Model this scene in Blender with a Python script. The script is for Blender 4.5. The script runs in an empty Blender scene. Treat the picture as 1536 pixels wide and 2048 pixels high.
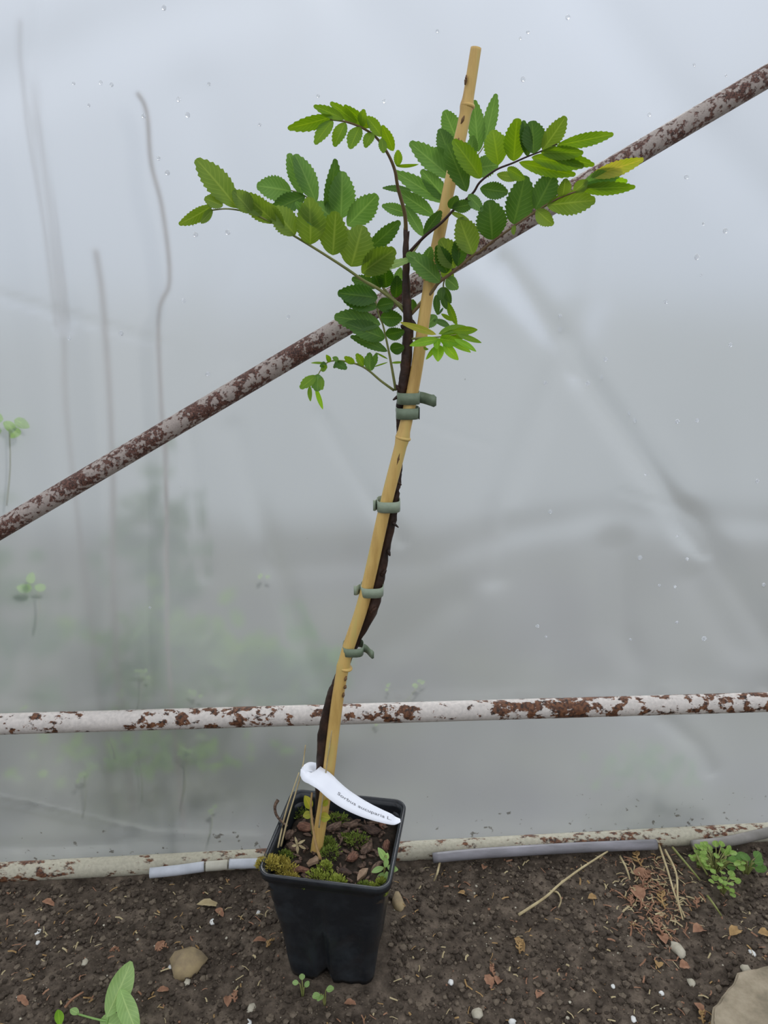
import bpy, bmesh, math, random
import numpy as np
from mathutils import Vector, Matrix, noise

random.seed(7)
S = bpy.context.scene
COL = S.collection
rad = math.radians

# ------------------------------------------------------------------ camera
FPX, PITCH, CAMH = 1500.0, rad(17), 0.57
cam_data = bpy.data.cameras.new('camera')
cam_data.sensor_fit = 'VERTICAL'
cam_data.sensor_height = 24.0
cam_data.lens = FPX / 2048 * 24.0
cam_data.clip_start = 0.01
cam = bpy.data.objects.new('camera', cam_data)
COL.objects.link(cam)
cam.location = (0, 0, CAMH)
cam.rotation_euler = (rad(90) - PITCH, 0, 0)
S.camera = cam

# ------------------------------------------------------------------ sky
world = bpy.data.worlds.new('overcast_sky')
S.world = world
world.use_nodes = True
wn, wl = world.node_tree.nodes, world.node_tree.links
wn.clear()
wtc = wn.new('ShaderNodeTexCoord')
wsep = wn.new('ShaderNodeSeparateXYZ')
wr = wn.new('ShaderNodeValToRGB')
wr.color_ramp.elements[0].position = 0.0
wr.color_ramp.elements[0].color = (0.46, 0.50, 0.55, 1)
wr.color_ramp.elements[1].position = 1.0
wr.color_ramp.elements[1].color = (1.0, 1.03, 1.10, 1)
e = wr.color_ramp.elements.new(0.22)
e.color = (0.64, 0.68, 0.75, 1)
e = wr.color_ramp.elements.new(0.5)
e.color = (0.88, 0.92, 1.0, 1)
wbg = wn.new('ShaderNodeBackground')
wbg.inputs['Strength'].default_value = 1.18
wout = wn.new('ShaderNodeOutputWorld')
wl.new(wtc.outputs['Generated'], wsep.inputs[0])
wl.new(wsep.outputs['Z'], wr.inputs[0])
wl.new(wr.outputs[0], wbg.inputs['Color'])
wl.new(wbg.outputs[0], wout.inputs[0])

# veiled sun behind thin cloud, beyond the film, high up
sl = bpy.data.lights.new('sun', 'SUN')
sl.energy = 1.2
sl.angle = rad(16)
sl.color = (1.0, 0.97, 0.92)
sun = bpy.data.objects.new('sun', sl)
COL.objects.link(sun)
sd = Vector((0.03, 1.0, 0.50)).normalized()
sun.rotation_euler = sd.to_track_quat('Z', 'Y').to_euler()

S.view_settings.view_transform = 'Standard'
S.view_settings.look = 'None'
S.view_settings.gamma = 1
S.view_settings.use_curve_mapping = False
S.view_settings.exposure = 0.14

# ------------------------------------------------------------------ measuring helpers
CF = Vector((0, math.cos(PITCH), -math.sin(PITCH)))
CU = Vector((0, math.sin(PITCH), math.cos(PITCH)))
CO = Vector((0, 0, CAMH))
WC, WM = 0.655, 0.072          # film plane: y = WC + WM * x


def ray(x, y):
    return Vector((1, 0, 0)) * ((x - 768) / FPX) - CU * ((y - 1024) / FPX) + CF


def PY(x, y, Y):
    d = ray(x, y)
    return CO + d * (Y / d.y)


def PZ(x, y, z):
    d = ray(x, y)
    return CO + d * ((z - CAMH) / d.z)


def PW(x, y, off=0.0):
    d = ray(x, y)
    t = (WC - off) / (d.y - WM * d.x)
    return CO + d * t


def depth(p):
    return (p - CO).dot(CF)


def pxr(p, r):
    return r * depth(p) / FPX


def setp(o, label=None, cat=None, group=None, kind=None):
    if label: o['label'] = label
    if cat: o['category'] = cat
    if group: o['group'] = group
    if kind: o['kind'] = kind
    return o


def link(name, me, mat=None, parent=None, smooth=True):
    o = bpy.data.objects.new(name, me)
    COL.objects.link(o)
    if mat is not None:
        for m in (mat if isinstance(mat, (list, tuple)) else [mat]):
            me.materials.append(m)
    if parent is not None:
        o.parent = parent
        o.matrix_parent_inverse = Matrix.Translation(parent.location).inverted()
    if smooth:
        me.polygons.foreach_set('use_smooth', [True] * len(me.polygons))
    return o


def empty(name, loc):
    o = bpy.data.objects.new(name, None)
    o.empty_display_size = 0.01
    COL.objects.link(o)
    o.location = loc
    return o


def mesh(name, vs, fs):
    me = bpy.data.meshes.new(name)
    me.from_pydata([tuple(v) for v in vs], [], fs)
    me.update()
    return me


# ------------------------------------------------------------------ materials
def mat_new(name):
    m = bpy.data.materials.new(name)
    m.use_nodes = True
    n, l = m.node_tree.nodes, m.node_tree.links
    return m, n, l, n['Principled BSDF'], n['Material Output']


def ramp(n, stops):
    r = n.new('ShaderNodeValToRGB')
    cr = r.color_ramp
    while len(cr.elements) < len(stops):
        cr.elements.new(0.5)
    for el, (p, c) in zip(cr.elements, stops):
        el.position = p
        el.color = (*c, 1) if len(c) == 3 else c
    return r


def noisy(name, stops, scale, rough=0.7, detail=6, bump=0.0, bscale=None, stretch=None, spec=0.3, nrough=0.6):
    m, n, l, b, out = mat_new(name)
    tc = n.new('ShaderNodeTexCoord')
    src = tc.outputs['Object']
    if stretch:
        mp = n.new('ShaderNodeMapping')
        mp.inputs['Scale'].default_value = stretch
        l.new(src, mp.inputs[0])
        src = mp.outputs[0]
    t = n.new('ShaderNodeTexNoise')
    t.inputs['Scale'].default_value = scale
    t.inputs['Detail'].default_value = detail
    t.inputs['Roughness'].default_value = nrough
    l.new(src, t.inputs['Vector'])
    r = ramp(n, stops)
    l.new(t.outputs['Fac'], r.inputs[0])
    l.new(r.outputs[0], b.inputs['Base Color'])
    b.inputs['Roughness'].default_value = rough
    b.inputs['Specular IOR Level'].default_value = spec
    if bump:
        t2 = n.new('ShaderNodeTexNoise')
        t2.inputs['Scale'].default_value = bscale or scale * 2
        t2.inputs['Detail'].default_value = 5
        l.new(src, t2.inputs['Vector'])
        bp = n.new('ShaderNodeBump')
        bp.inputs['Strength'].default_value = bump
        bp.inputs['Distance'].default_value = 0.001
        l.new(t2.outputs['Fac'], bp.inputs['Height'])
        l.new(bp.outputs[0], b.inputs['Normal'])
    return m


def leafmat(name, c1, c2, trans=0.4, rough=0.45, scale=60):
    m, n, l, b, out = mat_new(name)
    tc = n.new('ShaderNodeTexCoord')
    t = n.new('ShaderNodeTexNoise')
    t.inputs['Scale'].default_value = scale
    l.new(tc.outputs['Object'], t.inputs['Vector'])
    r = ramp(n, [(0.35, c1), (0.65, c2)])
    l.new(t.outputs['Fac'], r.inputs[0])
    # veins from uv: u across (-1..1 stored 0..1), v along
    uv = n.new('ShaderNodeSeparateXYZ')
    l.new(tc.outputs['UV'], uv.inputs[0])
    a = n.new('ShaderNodeMath'); a.operation = 'SUBTRACT'; a.inputs[1].default_value = 0.5
    l.new(uv.outputs[0], a.inputs[0])
    ab = n.new('ShaderNodeMath'); ab.operation = 'ABSOLUTE'
    l.new(a.outputs[0], ab.inputs[0])
    mid = n.new('ShaderNodeMapRange')
    mid.inputs['From Min'].default_value = 0.0
    mid.inputs['From Max'].default_value = 0.06
    mid.inputs['To Min'].default_value = 0.6
    mid.inputs['To Max'].default_value = 0.0
    l.new(ab.outputs[0], mid.inputs['Value'])
    v1 = n.new('ShaderNodeMath'); v1.operation = 'MULTIPLY'; v1.inputs[1].default_value = 0.5
    l.new(ab.outputs[0], v1.inputs[0])
    v2 = n.new('ShaderNodeMath'); v2.operation = 'SUBTRACT'
    l.new(uv.outputs[1], v2.inputs[0]); l.new(v1.outputs[0], v2.inputs[1])
    v3 = n.new('ShaderNodeMath'); v3.operation = 'MULTIPLY'; v3.inputs[1].default_value = 60
    l.new(v2.outputs[0], v3.inputs[0])
    v4 = n.new('ShaderNodeMath'); v4.operation = 'SINE'
    l.new(v3.outputs[0], v4.inputs[0])
    v5 = n.new('ShaderNodeMapRange')
    v5.inputs['From Min'].default_value = 0.7
    v5.inputs['From Max'].default_value = 1.0
    v5.inputs['To Max'].default_value = 0.28
    l.new(v4.outputs[0], v5.inputs['Value'])
    mx = n.new('ShaderNodeMath'); mx.operation = 'MAXIMUM'
    l.new(mid.outputs[0], mx.inputs[0]); l.new(v5.outputs[0], mx.inputs[1])
    mc = n.new('ShaderNodeMix'); mc.data_type = 'RGBA'
    mc.inputs['B'].default_value = (min(1, c2[0] * 1.7 + .03), min(1, c2[1] * 1.45 + .03), c2[2] * 1.6 + .01, 1)
    l.new(mx.outputs[0], mc.inputs['Factor'])
    l.new(r.outputs[0], mc.inputs['A'])
    l.new(mc.outputs['Result'], b.inputs['Base Color'])
    b.inputs['Roughness'].default_value = rough
    b.inputs['Specular IOR Level'].default_value = 0.35
    bp = n.new('ShaderNodeBump'); bp.inputs['Strength'].default_value = 0.5; bp.inputs['Distance'].default_value = 0.0004
    bp.invert = True
    l.new(mx.outputs[0], bp.inputs['Height'])
    l.new(bp.outputs[0], b.inputs['Normal'])
    tr = n.new('ShaderNodeBsdfTranslucent')
    hs = n.new('ShaderNodeHueSaturation')
    hs.inputs['Hue'].default_value = 0.485
    hs.inputs['Saturation'].default_value = 1.1
    hs.inputs['Value'].default_value = 1.7
    l.new(mc.outputs['Result'], hs.inputs['Color'])
    l.new(hs.outputs[0], tr.inputs[0])
    ms = n.new('ShaderNodeMixShader'); ms.inputs[0].default_value = trans
    l.new(b.outputs[0], ms.inputs[1]); l.new(tr.outputs[0], ms.inputs[2])
    l.new(ms.outputs[0], out.inputs[0])
    return m


M = {}
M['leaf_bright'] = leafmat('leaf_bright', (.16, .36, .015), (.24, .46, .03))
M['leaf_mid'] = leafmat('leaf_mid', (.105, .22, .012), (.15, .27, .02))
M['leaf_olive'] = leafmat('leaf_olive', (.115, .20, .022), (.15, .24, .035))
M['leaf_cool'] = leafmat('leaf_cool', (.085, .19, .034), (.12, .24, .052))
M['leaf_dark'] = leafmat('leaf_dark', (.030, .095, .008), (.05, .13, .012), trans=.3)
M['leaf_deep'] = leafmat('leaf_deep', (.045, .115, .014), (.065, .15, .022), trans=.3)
M['leaf_yellow'] = leafmat('leaf_yellow', (.30, .36, .04), (.42, .40, .06))
M['leaf_pale'] = leafmat('leaf_pale', (.26, .42, .13), (.33, .50, .18), trans=.35)
M['weed'] = leafmat('weed', (.17, .30, .05), (.28, .42, .10), trans=.35, scale=200)
M['bark_stem'] = noisy('bark_stem', [(.3, (.012, .007, .005)), (.6, (.045, .022, .014)), (.8, (.10, .05, .03))], 90, .55, bump=.6, bscale=260)
M['young_stem'] = noisy('young_stem', [(.3, (.022, .008, .007)), (.75, (.06, .028, .02))], 70, .45, spec=.4)
M['petiole_red'] = noisy('petiole_red', [(.3, (.12, .07, .035)), (.8, (.22, .16, .07))], 60, .5)
M['petiole'] = noisy('petiole', [(.3, (.16, .19, .05)), (.7, (.26, .25, .09))], 50, .5)
M['bamboo'] = noisy('bamboo', [(.25, (.38, .22, .06)), (.55, (.62, .41, .13)), (.8, (.50, .44, .14))], 18, .45, stretch=(6, 6, .9), bump=.15, bscale=200, spec=.4)
M['bamboo_mark'] = noisy('bamboo_mark', [(.3, (.10, .05, .02)), (.8, (.25, .14, .06))], 100, .6)
M['tape'] = noisy('tape', [(.3, (.13, .17, .11)), (.7, (.20, .25, .17))], 120, .4, bump=.2)
M['tape_light'] = noisy('tape_light', [(.3, (.22, .27, .19)), (.7, (.32, .37, .27))], 120, .4, bump=.2)
M['paper'] = noisy('paper', [(.3, (.80, .82, .88)), (.7, (.86, .88, .92))], 30, .5, spec=.3)
M['ink'] = noisy('ink', [(.3, (.12, .12, .13)), (.7, (.18, .18, .19))], 50, .7)
M['moss_a'] = noisy('moss_a', [(.3, (.20, .26, .03)), (.7, (.38, .42, .08))], 300, .8)
M['moss_b'] = noisy('moss_b', [(.3, (.10, .15, .02)), (.7, (.22, .28, .05))], 300, .8)
M['moss_c'] = noisy('moss_c', [(.3, (.34, .27, .04)), (.7, (.42, .36, .08))], 300, .8)
M['chip'] = noisy('chip', [(.3, (.03, .02, .014)), (.5, (.10, .062, .043)), (.75, (.25, .17, .12))], 260, .8, bump=1.0, stretch=(1, 3, 1))
M['chip_dark'] = noisy('chip_dark', [(.3, (.02, .013, .01)), (.55, (.06, .036, .026)), (.8, (.14, .085, .06))], 260, .8, bump=1.0, stretch=(1, 4, 1))
M['chip_red'] = noisy('chip_red', [(.3, (.05, .022, .014)), (.5, (.15, .07, .045)), (.75, (.30, .16, .10))], 260, .8, bump=1.0, stretch=(1, 4, 1))
M['chip_pale'] = noisy('chip_pale', [(.3, (.16, .10, .06)), (.7, (.34, .24, .16))], 120, .75, bump=.8)
M['straw'] = noisy('straw', [(.3, (.30, .23, .12)), (.7, (.50, .42, .24))], 90, .7)
M['rust_litter'] = noisy('rust_litter', [(.3, (.17, .08, .045)), (.7, (.36, .20, .12))], 150, .8)
M['ochre_litter'] = noisy('ochre_litter', [(.3, (.20, .12, .05)), (.7, (.42, .27, .11))], 150, .8)
M['stone'] = noisy('stone', [(.3, (.30, .27, .20)), (.7, (.52, .48, .38))], 90, .8, bump=.4)
M['white_stone'] = noisy('white_stone', [(.3, (.55, .55, .52)), (.7, (.78, .78, .74))], 90, .6)
M['tan_stone'] = noisy('tan_stone', [(.3, (.16, .12, .08)), (.6, (.34, .26, .14))], 45, .8, bump=.5)
M['concrete'] = noisy('concrete', [(.3, (.17, .14, .095)), (.5, (.27, .225, .155)), (.75, (.38, .32, .23))], 60, .9, bump=.6, bscale=220)
M['grey_plastic'] = noisy('grey_plastic', [(.3, (.15, .145, .15)), (.7, (.27, .26, .28))], 25, .4, stretch=(1, 4, 4))
M['white_plastic'] = noisy('white_plastic', [(.3, (.40, .42, .45)), (.7, (.58, .60, .64))], 40, .4)
M['beige_plastic'] = noisy('beige_plastic', [(.3, (.40, .38, .30)), (.7, (.52, .50, .42))], 60, .5)
M['dull_film'] = noisy('dull_film', [(.3, (.16, .15, .13)), (.7, (.28, .26, .24))], 30, .5)

# soil
M['soil'] = noisy('soil', [(.30, (.024, .018, .013)), (.5, (.082, .064, .048)), (.64, (.15, .118, .088)), (.8, (.22, .18, .13))], 55, .95, detail=12, bump=1.0, bscale=500, spec=.15, nrough=.72)
M['soil_dark'] = noisy('soil_dark', [(.3, (.010, .008, .006)), (.7, (.045, .033, .024))], 200, .95, bump=1.0, spec=.15)
M['crumb_a'] = noisy('crumb_a', [(.3, (.035, .027, .02)), (.7, (.09, .07, .053))], 300, .95, spec=.15)
M['crumb_b'] = noisy('crumb_b', [(.3, (.09, .07, .053)), (.7, (.18, .145, .105))], 300, .95, spec=.15)

# outside ground: patchy grass and earth
M['outside_ground'] = noisy('outside_ground', [(.35, (.070, .062, .050)), (.5, (.092, .088, .060)), (.65, (.13, .13, .08))], 5, .95)


M['horizon_fill'] = noisy('horizon_fill', [(.3, (.22, .23, .21)), (.7, (.30, .31, .285))], 8, .95)  # pale tone of the added far ground, between near earth and sky


def steel(name, paint, lo, hi, scale, streak, dark=(.03, .02, .015), r1=(.11, .045, .022), r2=(.21, .095, .045)):
    """painted steel tube with rust breaking through"""
    m, n, l, b, out = mat_new(name)
    tc = n.new('ShaderNodeTexCoord')
    mp = n.new('ShaderNodeMapping')
    mp.inputs['Scale'].default_value = streak
    l.new(tc.outputs['Object'], mp.inputs[0])
    t = n.new('ShaderNodeTexNoise')
    t.inputs['Scale'].default_value = scale
    t.inputs['Detail'].default_value = 5
    t.inputs['Roughness'].default_value = .62
    l.new(mp.outputs[0], t.inputs['Vector'])
    big = n.new('ShaderNodeTexNoise')
    big.inputs['Scale'].default_value = scale * .12
    big.inputs['Detail'].default_value = 2
    l.new(tc.outputs['Object'], big.inputs['Vector'])
    ad = n.new('ShaderNodeMath'); ad.operation = 'MULTIPLY_ADD'
    ad.inputs[1].default_value = .55
    l.new(big.outputs['Fac'], ad.inputs[0]); l.new(t.outputs['Fac'], ad.inputs[2])
    sub = n.new('ShaderNodeMath'); sub.operation = 'SUBTRACT'; sub.inputs[1].default_value = .275
    l.new(ad.outputs[0], sub.inputs[0])
    fac = n.new('ShaderNodeMapRange')
    fac.inputs['From Min'].default_value = lo
    fac.inputs['From Max'].default_value = hi
    l.new(sub.outputs[0], fac.inputs['Value'])
    rr = n.new('ShaderNodeTexNoise')
    rr.inputs['Scale'].default_value = scale * 2.5
    rr.inputs['Detail'].default_value = 4
    l.new(tc.outputs['Object'], rr.inputs['Vector'])
    rc = ramp(n, [(.35, dark), (.5, r1), (.7, r2)])
    l.new(rr.outputs['Fac'], rc.inputs[0])
    pr = ramp(n, [(.3, tuple(c * .78 for c in paint)), (.7, paint)])
    l.new(rr.outputs['Fac'], pr.inputs[0])
    mc = n.new('ShaderNodeMix'); mc.data_type = 'RGBA'
    l.new(fac.outputs[0], mc.inputs['Factor'])
    l.new(pr.outputs[0], mc.inputs['A']); l.new(rc.outputs[0], mc.inputs['B'])
    l.new(mc.outputs['Result'], b.inputs['Base Color'])
    b.inputs['Roughness'].default_value = .6
    b.inputs['Specular IOR Level'].default_value = .3
    bp = n.new('ShaderNodeBump'); bp.inputs['Strength'].default_value = .5; bp.inputs['Distance'].default_value = .0006
    l.new(t.outputs['Fac'], bp.inputs['Height']); l.new(bp.outputs[0], b.inputs['Normal'])
    return m


M['rail'] = steel('painted_steel_rail', (.62, .57, .52), .52, .56, 120, (.75, 1, 1.0))
M['rail_low'] = steel('painted_steel_low', (.46, .43, .33), .53, .60, 130, (.6, 1, 1.2))
M['brace'] = steel('rusty_brace', (.40, .34, .30), .46, .53, 330, (.7, 1, .7), dark=(.035, .022, .018), r1=(.10, .045, .032), r2=(.20, .10, .075))

# pot plastic
m, n, l, b, out = mat_new('black_plastic')
tc = n.new('ShaderNodeTexCoord')
t = n.new('ShaderNodeTexNoise'); t.inputs['Scale'].default_value = 35; t.inputs['Detail'].default_value = 8; t.inputs['Roughness'].default_value = .7
l.new(tc.outputs['Object'], t.inputs['Vector'])
r = ramp(n, [(.45, (.012, .014, .017)), (.62, (.022, .026, .030)), (.8, (.05, .055, .06))])
l.new(t.outputs['Fac'], r.inputs[0]); l.new(r.outputs[0], b.inputs['Base Color'])
r2 = ramp(n, [(.4, (.28, .28, .28)), (.7, (.5, .5, .5))])
l.new(t.outputs['Fac'], r2.inputs[0]); l.new(r2.outputs[0], b.inputs['Roughness'])
b.inputs['Specular IOR Level'].default_value = .45
bp = n.new('ShaderNodeBump'); bp.inputs['Strength'].default_value = .5; bp.inputs['Distance'].default_value = .0012
t3 = n.new('ShaderNodeTexNoise'); t3.inputs['Scale'].default_value = 55; t3.inputs['Detail'].default_value = 3
l.new(tc.outputs['Object'], t3.inputs['Vector']); l.new(t3.outputs['Fac'], bp.inputs['Height']); l.new(bp.outputs[0], b.inputs['Normal'])
M['pot'] = m

# polythene film: milky, scatters light through, with a blurred see-through share
m, n, l, b, out = mat_new('polythene_film')
n.remove(b)
tc = n.new('ShaderNodeTexCoord')
t = n.new('ShaderNodeTexNoise'); t.inputs['Scale'].default_value = 3.2; t.inputs['Detail'].default_value = 3
mp = n.new('ShaderNodeMapping'); mp.inputs['Scale'].default_value = (1.3, 1, .7); mp.inputs['Rotation'].default_value = (0, .5, 0)
l.new(tc.outputs['Object'], mp.inputs[0]); l.new(mp.outputs[0], t.inputs['Vector'])
tl = n.new('ShaderNodeBsdfTranslucent'); tl.inputs[0].default_value = (.56, .585, .61, 1)
rf = n.new('ShaderNodeBsdfRefraction'); rf.inputs['Color'].default_value = (.86, .89, .93, 1)
rf.inputs['Roughness'].default_value = .46; rf.inputs['IOR'].default_value = 1.22
df = n.new('ShaderNodeBsdfDiffuse'); df.inputs[0].default_value = (.62, .64, .66, 1)
gl = n.new('ShaderNodeBsdfGlossy'); gl.inputs['Roughness'].default_value = .24; gl.inputs[0].default_value = (1, 1, 1, 1)
fr = n.new('ShaderNodeFresnel'); fr.inputs['IOR'].default_value = 1.45
m1 = n.new('ShaderNodeMixShader'); m2 = n.new('ShaderNodeMixShader'); m3 = n.new('ShaderNodeMixShader')
hz = n.new('ShaderNodeMapRange'); hz.inputs['From Min'].default_value = .35; hz.inputs['From Max'].default_value = .65
hz.inputs['To Min'].default_value = .36; hz.inputs['To Max'].default_value = .54
l.new(t.outputs['Fac'], hz.inputs['Value'])
l.new(hz.outputs[0], m1.inputs[0])
l.new(rf.outputs[0], m1.inputs[1]); l.new(tl.outputs[0], m1.inputs[2])
m2.inputs[0].default_value = .09
l.new(m1.outputs[0], m2.inputs[1]); l.new(df.outputs[0], m2.inputs[2])
l.new(fr.outputs[0], m3.inputs[0]); l.new(m2.outputs[0], m3.inputs[1]); l.new(gl.outputs[0], m3.inputs[2])
# grime specks close to the ground
sp = n.new('ShaderNodeTexNoise'); sp.inputs['Scale'].default_value = 120; sp.inputs['Detail'].default_value = 3
l.new(tc.outputs['Object'], sp.inputs['Vector'])
sz = n.new('ShaderNodeSeparateXYZ'); l.new(tc.outputs['Object'], sz.inputs[0])
hgt = n.new('ShaderNodeMapRange'); hgt.inputs['From Min'].default_value = .0; hgt.inputs['From Max'].default_value = .09
hgt.inputs['To Min'].default_value = .16; hgt.inputs['To Max'].default_value = 0.0
l.new(sz.outputs['Z'], hgt.inputs['Value'])
ad = n.new('ShaderNodeMath'); ad.operation = 'ADD'; l.new(sp.outputs['Fac'], ad.inputs[0]); l.new(hgt.outputs[0], ad.inputs[1])
sf = n.new('ShaderNodeMapRange'); sf.inputs['From Min'].default_value = .78; sf.inputs['From Max'].default_value = .84
sf.inputs['To Max'].default_value = .7
l.new(ad.outputs[0], sf.inputs['Value'])
dirt = n.new('ShaderNodeBsdfDiffuse'); dirt.inputs[0].default_value = (.10, .085, .06, 1)
m4 = n.new('ShaderNodeMixShader'); l.new(sf.outputs[0], m4.inputs[0]); l.new(m3.outputs[0], m4.inputs[1]); l.new(dirt.outputs[0], m4.inputs[2])
l.new(m4.outputs[0], out.inputs[0])
M['film'] = m

m, n, l, b, out = mat_new('water')
b.inputs['Base Color'].default_value = (1, 1, 1, 1)
b.inputs['Roughness'].default_value = .02
b.inputs['IOR'].default_value = 1.33
b.inputs['Transmission Weight'].default_value = 1.0
tw_ = n.new('ShaderNodeBsdfTranslucent'); tw_.inputs[0].default_value = (.95, .97, 1, 1)  # white mixed into the water colour, stands in for the drops' refracted light
dw_ = n.new('ShaderNodeBsdfDiffuse'); dw_.inputs[0].default_value = (.9, .92, .95, 1)
mw0 = n.new('ShaderNodeMixShader'); mw0.inputs[0].default_value = .5; l.new(tw_.outputs[0], mw0.inputs[1]); l.new(dw_.outputs[0], mw0.inputs[2])
mw = n.new('ShaderNodeMixShader'); mw.inputs[0].default_value = .4
l.new(b.outputs[0], mw.inputs[1]); l.new(mw0.outputs[0], mw.inputs[2]); l.new(mw.outputs[0], out.inputs[0])
M['water'] = m


# ------------------------------------------------------------------ shape helpers
def tube_geo(pts, rs, seg=10, cap=True, rough=0.0):
    vs, fs = [], []
    pts = [Vector(p) for p in pts]
    k = len(pts)
    up = Vector((0.13, 0.2, 1)).normalized()
    for i, p in enumerate(pts):
        t = (pts[min(i + 1, k - 1)] - pts[max(i - 1, 0)]).normalized()
        a = t.cross(up)
        if a.length < .1: a = t.cross(Vector((1, 0, 0)))
        a.normalize(); b_ = t.cross(a).normalized()
        for j in range(seg):
            th = 2 * math.pi * j / seg
            r = rs[i] * (1 + (rough * noise.noise(p * 180 + Vector((math.cos(th), math.sin(th), 0)) * 1.3) if rough else 0))
            vs.append(p + a * (math.cos(th) * r) + b_ * (math.sin(th) * r))
    for i in range(k - 1):
        for j in range(seg):
            j2 = (j + 1) % seg
            fs.append((i * seg + j, i * seg + j2, (i + 1) * seg + j2, (i + 1) * seg + j))
    if cap:
        fs.append(tuple(range(seg - 1, -1, -1)))
        fs.append(tuple((k - 1) * seg + j for j in range(seg)))
    return vs, fs


def catmull(pts, rs, sub=6):
    """smooth a polyline with radii"""
    P = [Vector(p) for p in pts]
    out, ro = [], []
    for i in range(len(P) - 1):
        p0, p1, p2, p3 = P[max(i - 1, 0)], P[i], P[i + 1], P[min(i + 2, len(P) - 1)]
        for s in range(sub):
            t = s / sub
            out.append(.5 * ((2 * p1) + (p2 - p0) * t + (2 * p0 - 5 * p1 + 4 * p2 - p3) * t * t + (3 * p1 - p0 - 3 * p2 + p3) * t ** 3))
            ro.append(rs[i] * (1 - t) + rs[i + 1] * t)
    out.append(P[-1]); ro.append(rs[-1])
    return out, ro


def tube(name, pts, rs, mat, parent=None, seg=10, sub=6, rough=0.0):
    if sub > 1 and len(pts) > 2:
        pts, rs = catmull(pts, rs, sub)
    off = parent.location if parent is not None else Vector((0, 0, 0))
    vs, fs = tube_geo(pts, rs, seg, True, rough)
    return link(name, mesh(name, vs, fs), mat, parent)


def merge(parts):
    vs, fs, mi = [], [], []
    for v, f, k in parts:
        o = len(vs)
        vs += list(v)
        fs += [tuple(i + o for i in q) for q in f]
        mi += [k] * len(f)
    return vs, fs, mi


def blade(P0, P1, hw, roll=0.0, teeth=12, fold=.25, droop=.06, shape=.8, view=None, twist=0.0):
    """leaf blade from base to tip; half width hw; returns vs, fs, uvs"""
    P0, P1 = Vector(P0), Vector(P1)
    ax = P1 - P0
    L = ax.length
    a = ax / L
    v = view or ((P0 + P1) / 2 - CO).normalized()
    w = a.cross(v)
    if w.length < 1e-4: w = Vector((1, 0, 0))
    w.normalize()
    w = Matrix.Rotation(roll, 3, a) @ w
    nn = w.cross(a).normalized()
    if nn.dot(v) > 0: nn = -nn
    ns = teeth * 2 if teeth else 10
    vs, fs, uv = [], [], []
    cols = (-1, -.55, 0, .55, 1)
    for i in range(ns + 1):
        t = i / ns
        prof = math.sin(math.pi * min(1, t ** shape * .985 + .0)) ** .70 if t > 0 else .02
        prof = max(prof, .03)
        jag = 1.0
        adv = 0.0
        if teeth and t > .12 and i < ns:
            if i % 2: jag, adv = 1.07, .45 / ns
            else: jag, adv = .93, 0
        tw = twist * t
        ww = w * math.cos(tw) + nn * math.sin(tw)
        n2 = nn * math.cos(tw) - w * math.sin(tw)
        for c in cols:
            e_ = abs(c) == 1
            half = hw * prof * (jag if e_ else 1)
            tt = t + (adv if e_ else 0)
            z = fold * abs(c) * hw * prof + droop * L * (-(2 * t - .7) ** 2 + .49)
            vs.append(P0 + a * (L * tt) + ww * (half * c) + n2 * z)
            uv.append(((c + 1) / 2, t))
    for i in range(ns):
        for j in range(4):
            q = i * 5 + j
            fs.append((q, q + 1, q + 6, q + 5))
    return vs, fs, uv


def blade_obj(name, P0, P1, hw, mat, parent=None, **kw):
    vs, fs, uv = blade(P0, P1, hw, **kw)
    me = mesh(name, vs, fs)
    ul = me.uv_layers.new(name='UVMap')
    for lp in me.loops:
        ul.data[lp.index].uv = uv[lp.vertex_index]
    return link(name, me, mat, parent)


def lump(rx, ry, rz, seed, sub=2, amp=.25):
    bm = bmesh.new()
    bmesh.ops.create_icosphere(bm, subdivisions=sub, radius=1)
    for v in bm.verts:
        d = 1 + amp * noise.noise(v.co * 1.7 + Vector((seed * 3.1, seed, 0)))
        v.co = Vector((v.co.x * rx * d, v.co.y * ry * d, v.co.z * rz * d))
    me = bpy.data.meshes.new('lump')
    bm.to_mesh(me); bm.free()
    return me


def ground_h(x, y):
    h = .006 * noise.noise(Vector((x * 9, y * 9, 1))) + .0035 * noise.noise(Vector((x * 30, y * 30, 4)))
    h += .0028 * noise.noise(Vector((x * 90, y * 90, 2))) + .0022 * noise.noise(Vector((x * 210, y * 210, 7)))
    d = math.hypot(x + .04, y - .53)
    k = min(1, max(0, (d - .05) / .05))          # pressed flat under the pot
    kk = min(1, max(0, (WC + WM * x - .012 - y) / .03))
    return (h - .003) * (.15 + .85 * k) * (.2 + .8 * kk)


# ------------------------------------------------------------------ setting: floor
def axis(lo, hi, a, b_, fine, coarse):
    xs = []
    x = lo
    while x < a: xs.append(x); x += coarse
    x = a
    while x < b_: xs.append(x); x += fine
    x = b_
    while x <= hi + 1e-6: xs.append(x); x += coarse
    return xs


xs = axis(-2.9, 2.9, -.62, .62, .0042, .25)
ys = [-2.5 + .25 * i for i in range(11)] + [.12 + .02 * i for i in range(7)]
y = .26
while y < .72: ys.append(y); y += .0042
vs = []
for yy in ys:
    for xx in xs:
        Y = min(yy, WC + WM * xx + .004) if yy > .6 else yy
        vs.append((xx, Y if abs(xx) < 3 else yy, ground_h(xx, Y)))
nx = len(xs)
fs = [(j * nx + i, j * nx + i + 1, (j + 1) * nx + i + 1, (j + 1) * nx + i) for j in range(len(ys) - 1) for i in range(nx - 1)]
fl = link('floor', mesh('floor', vs, fs), M['soil'])
fl['kind'] = 'structure'
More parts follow.
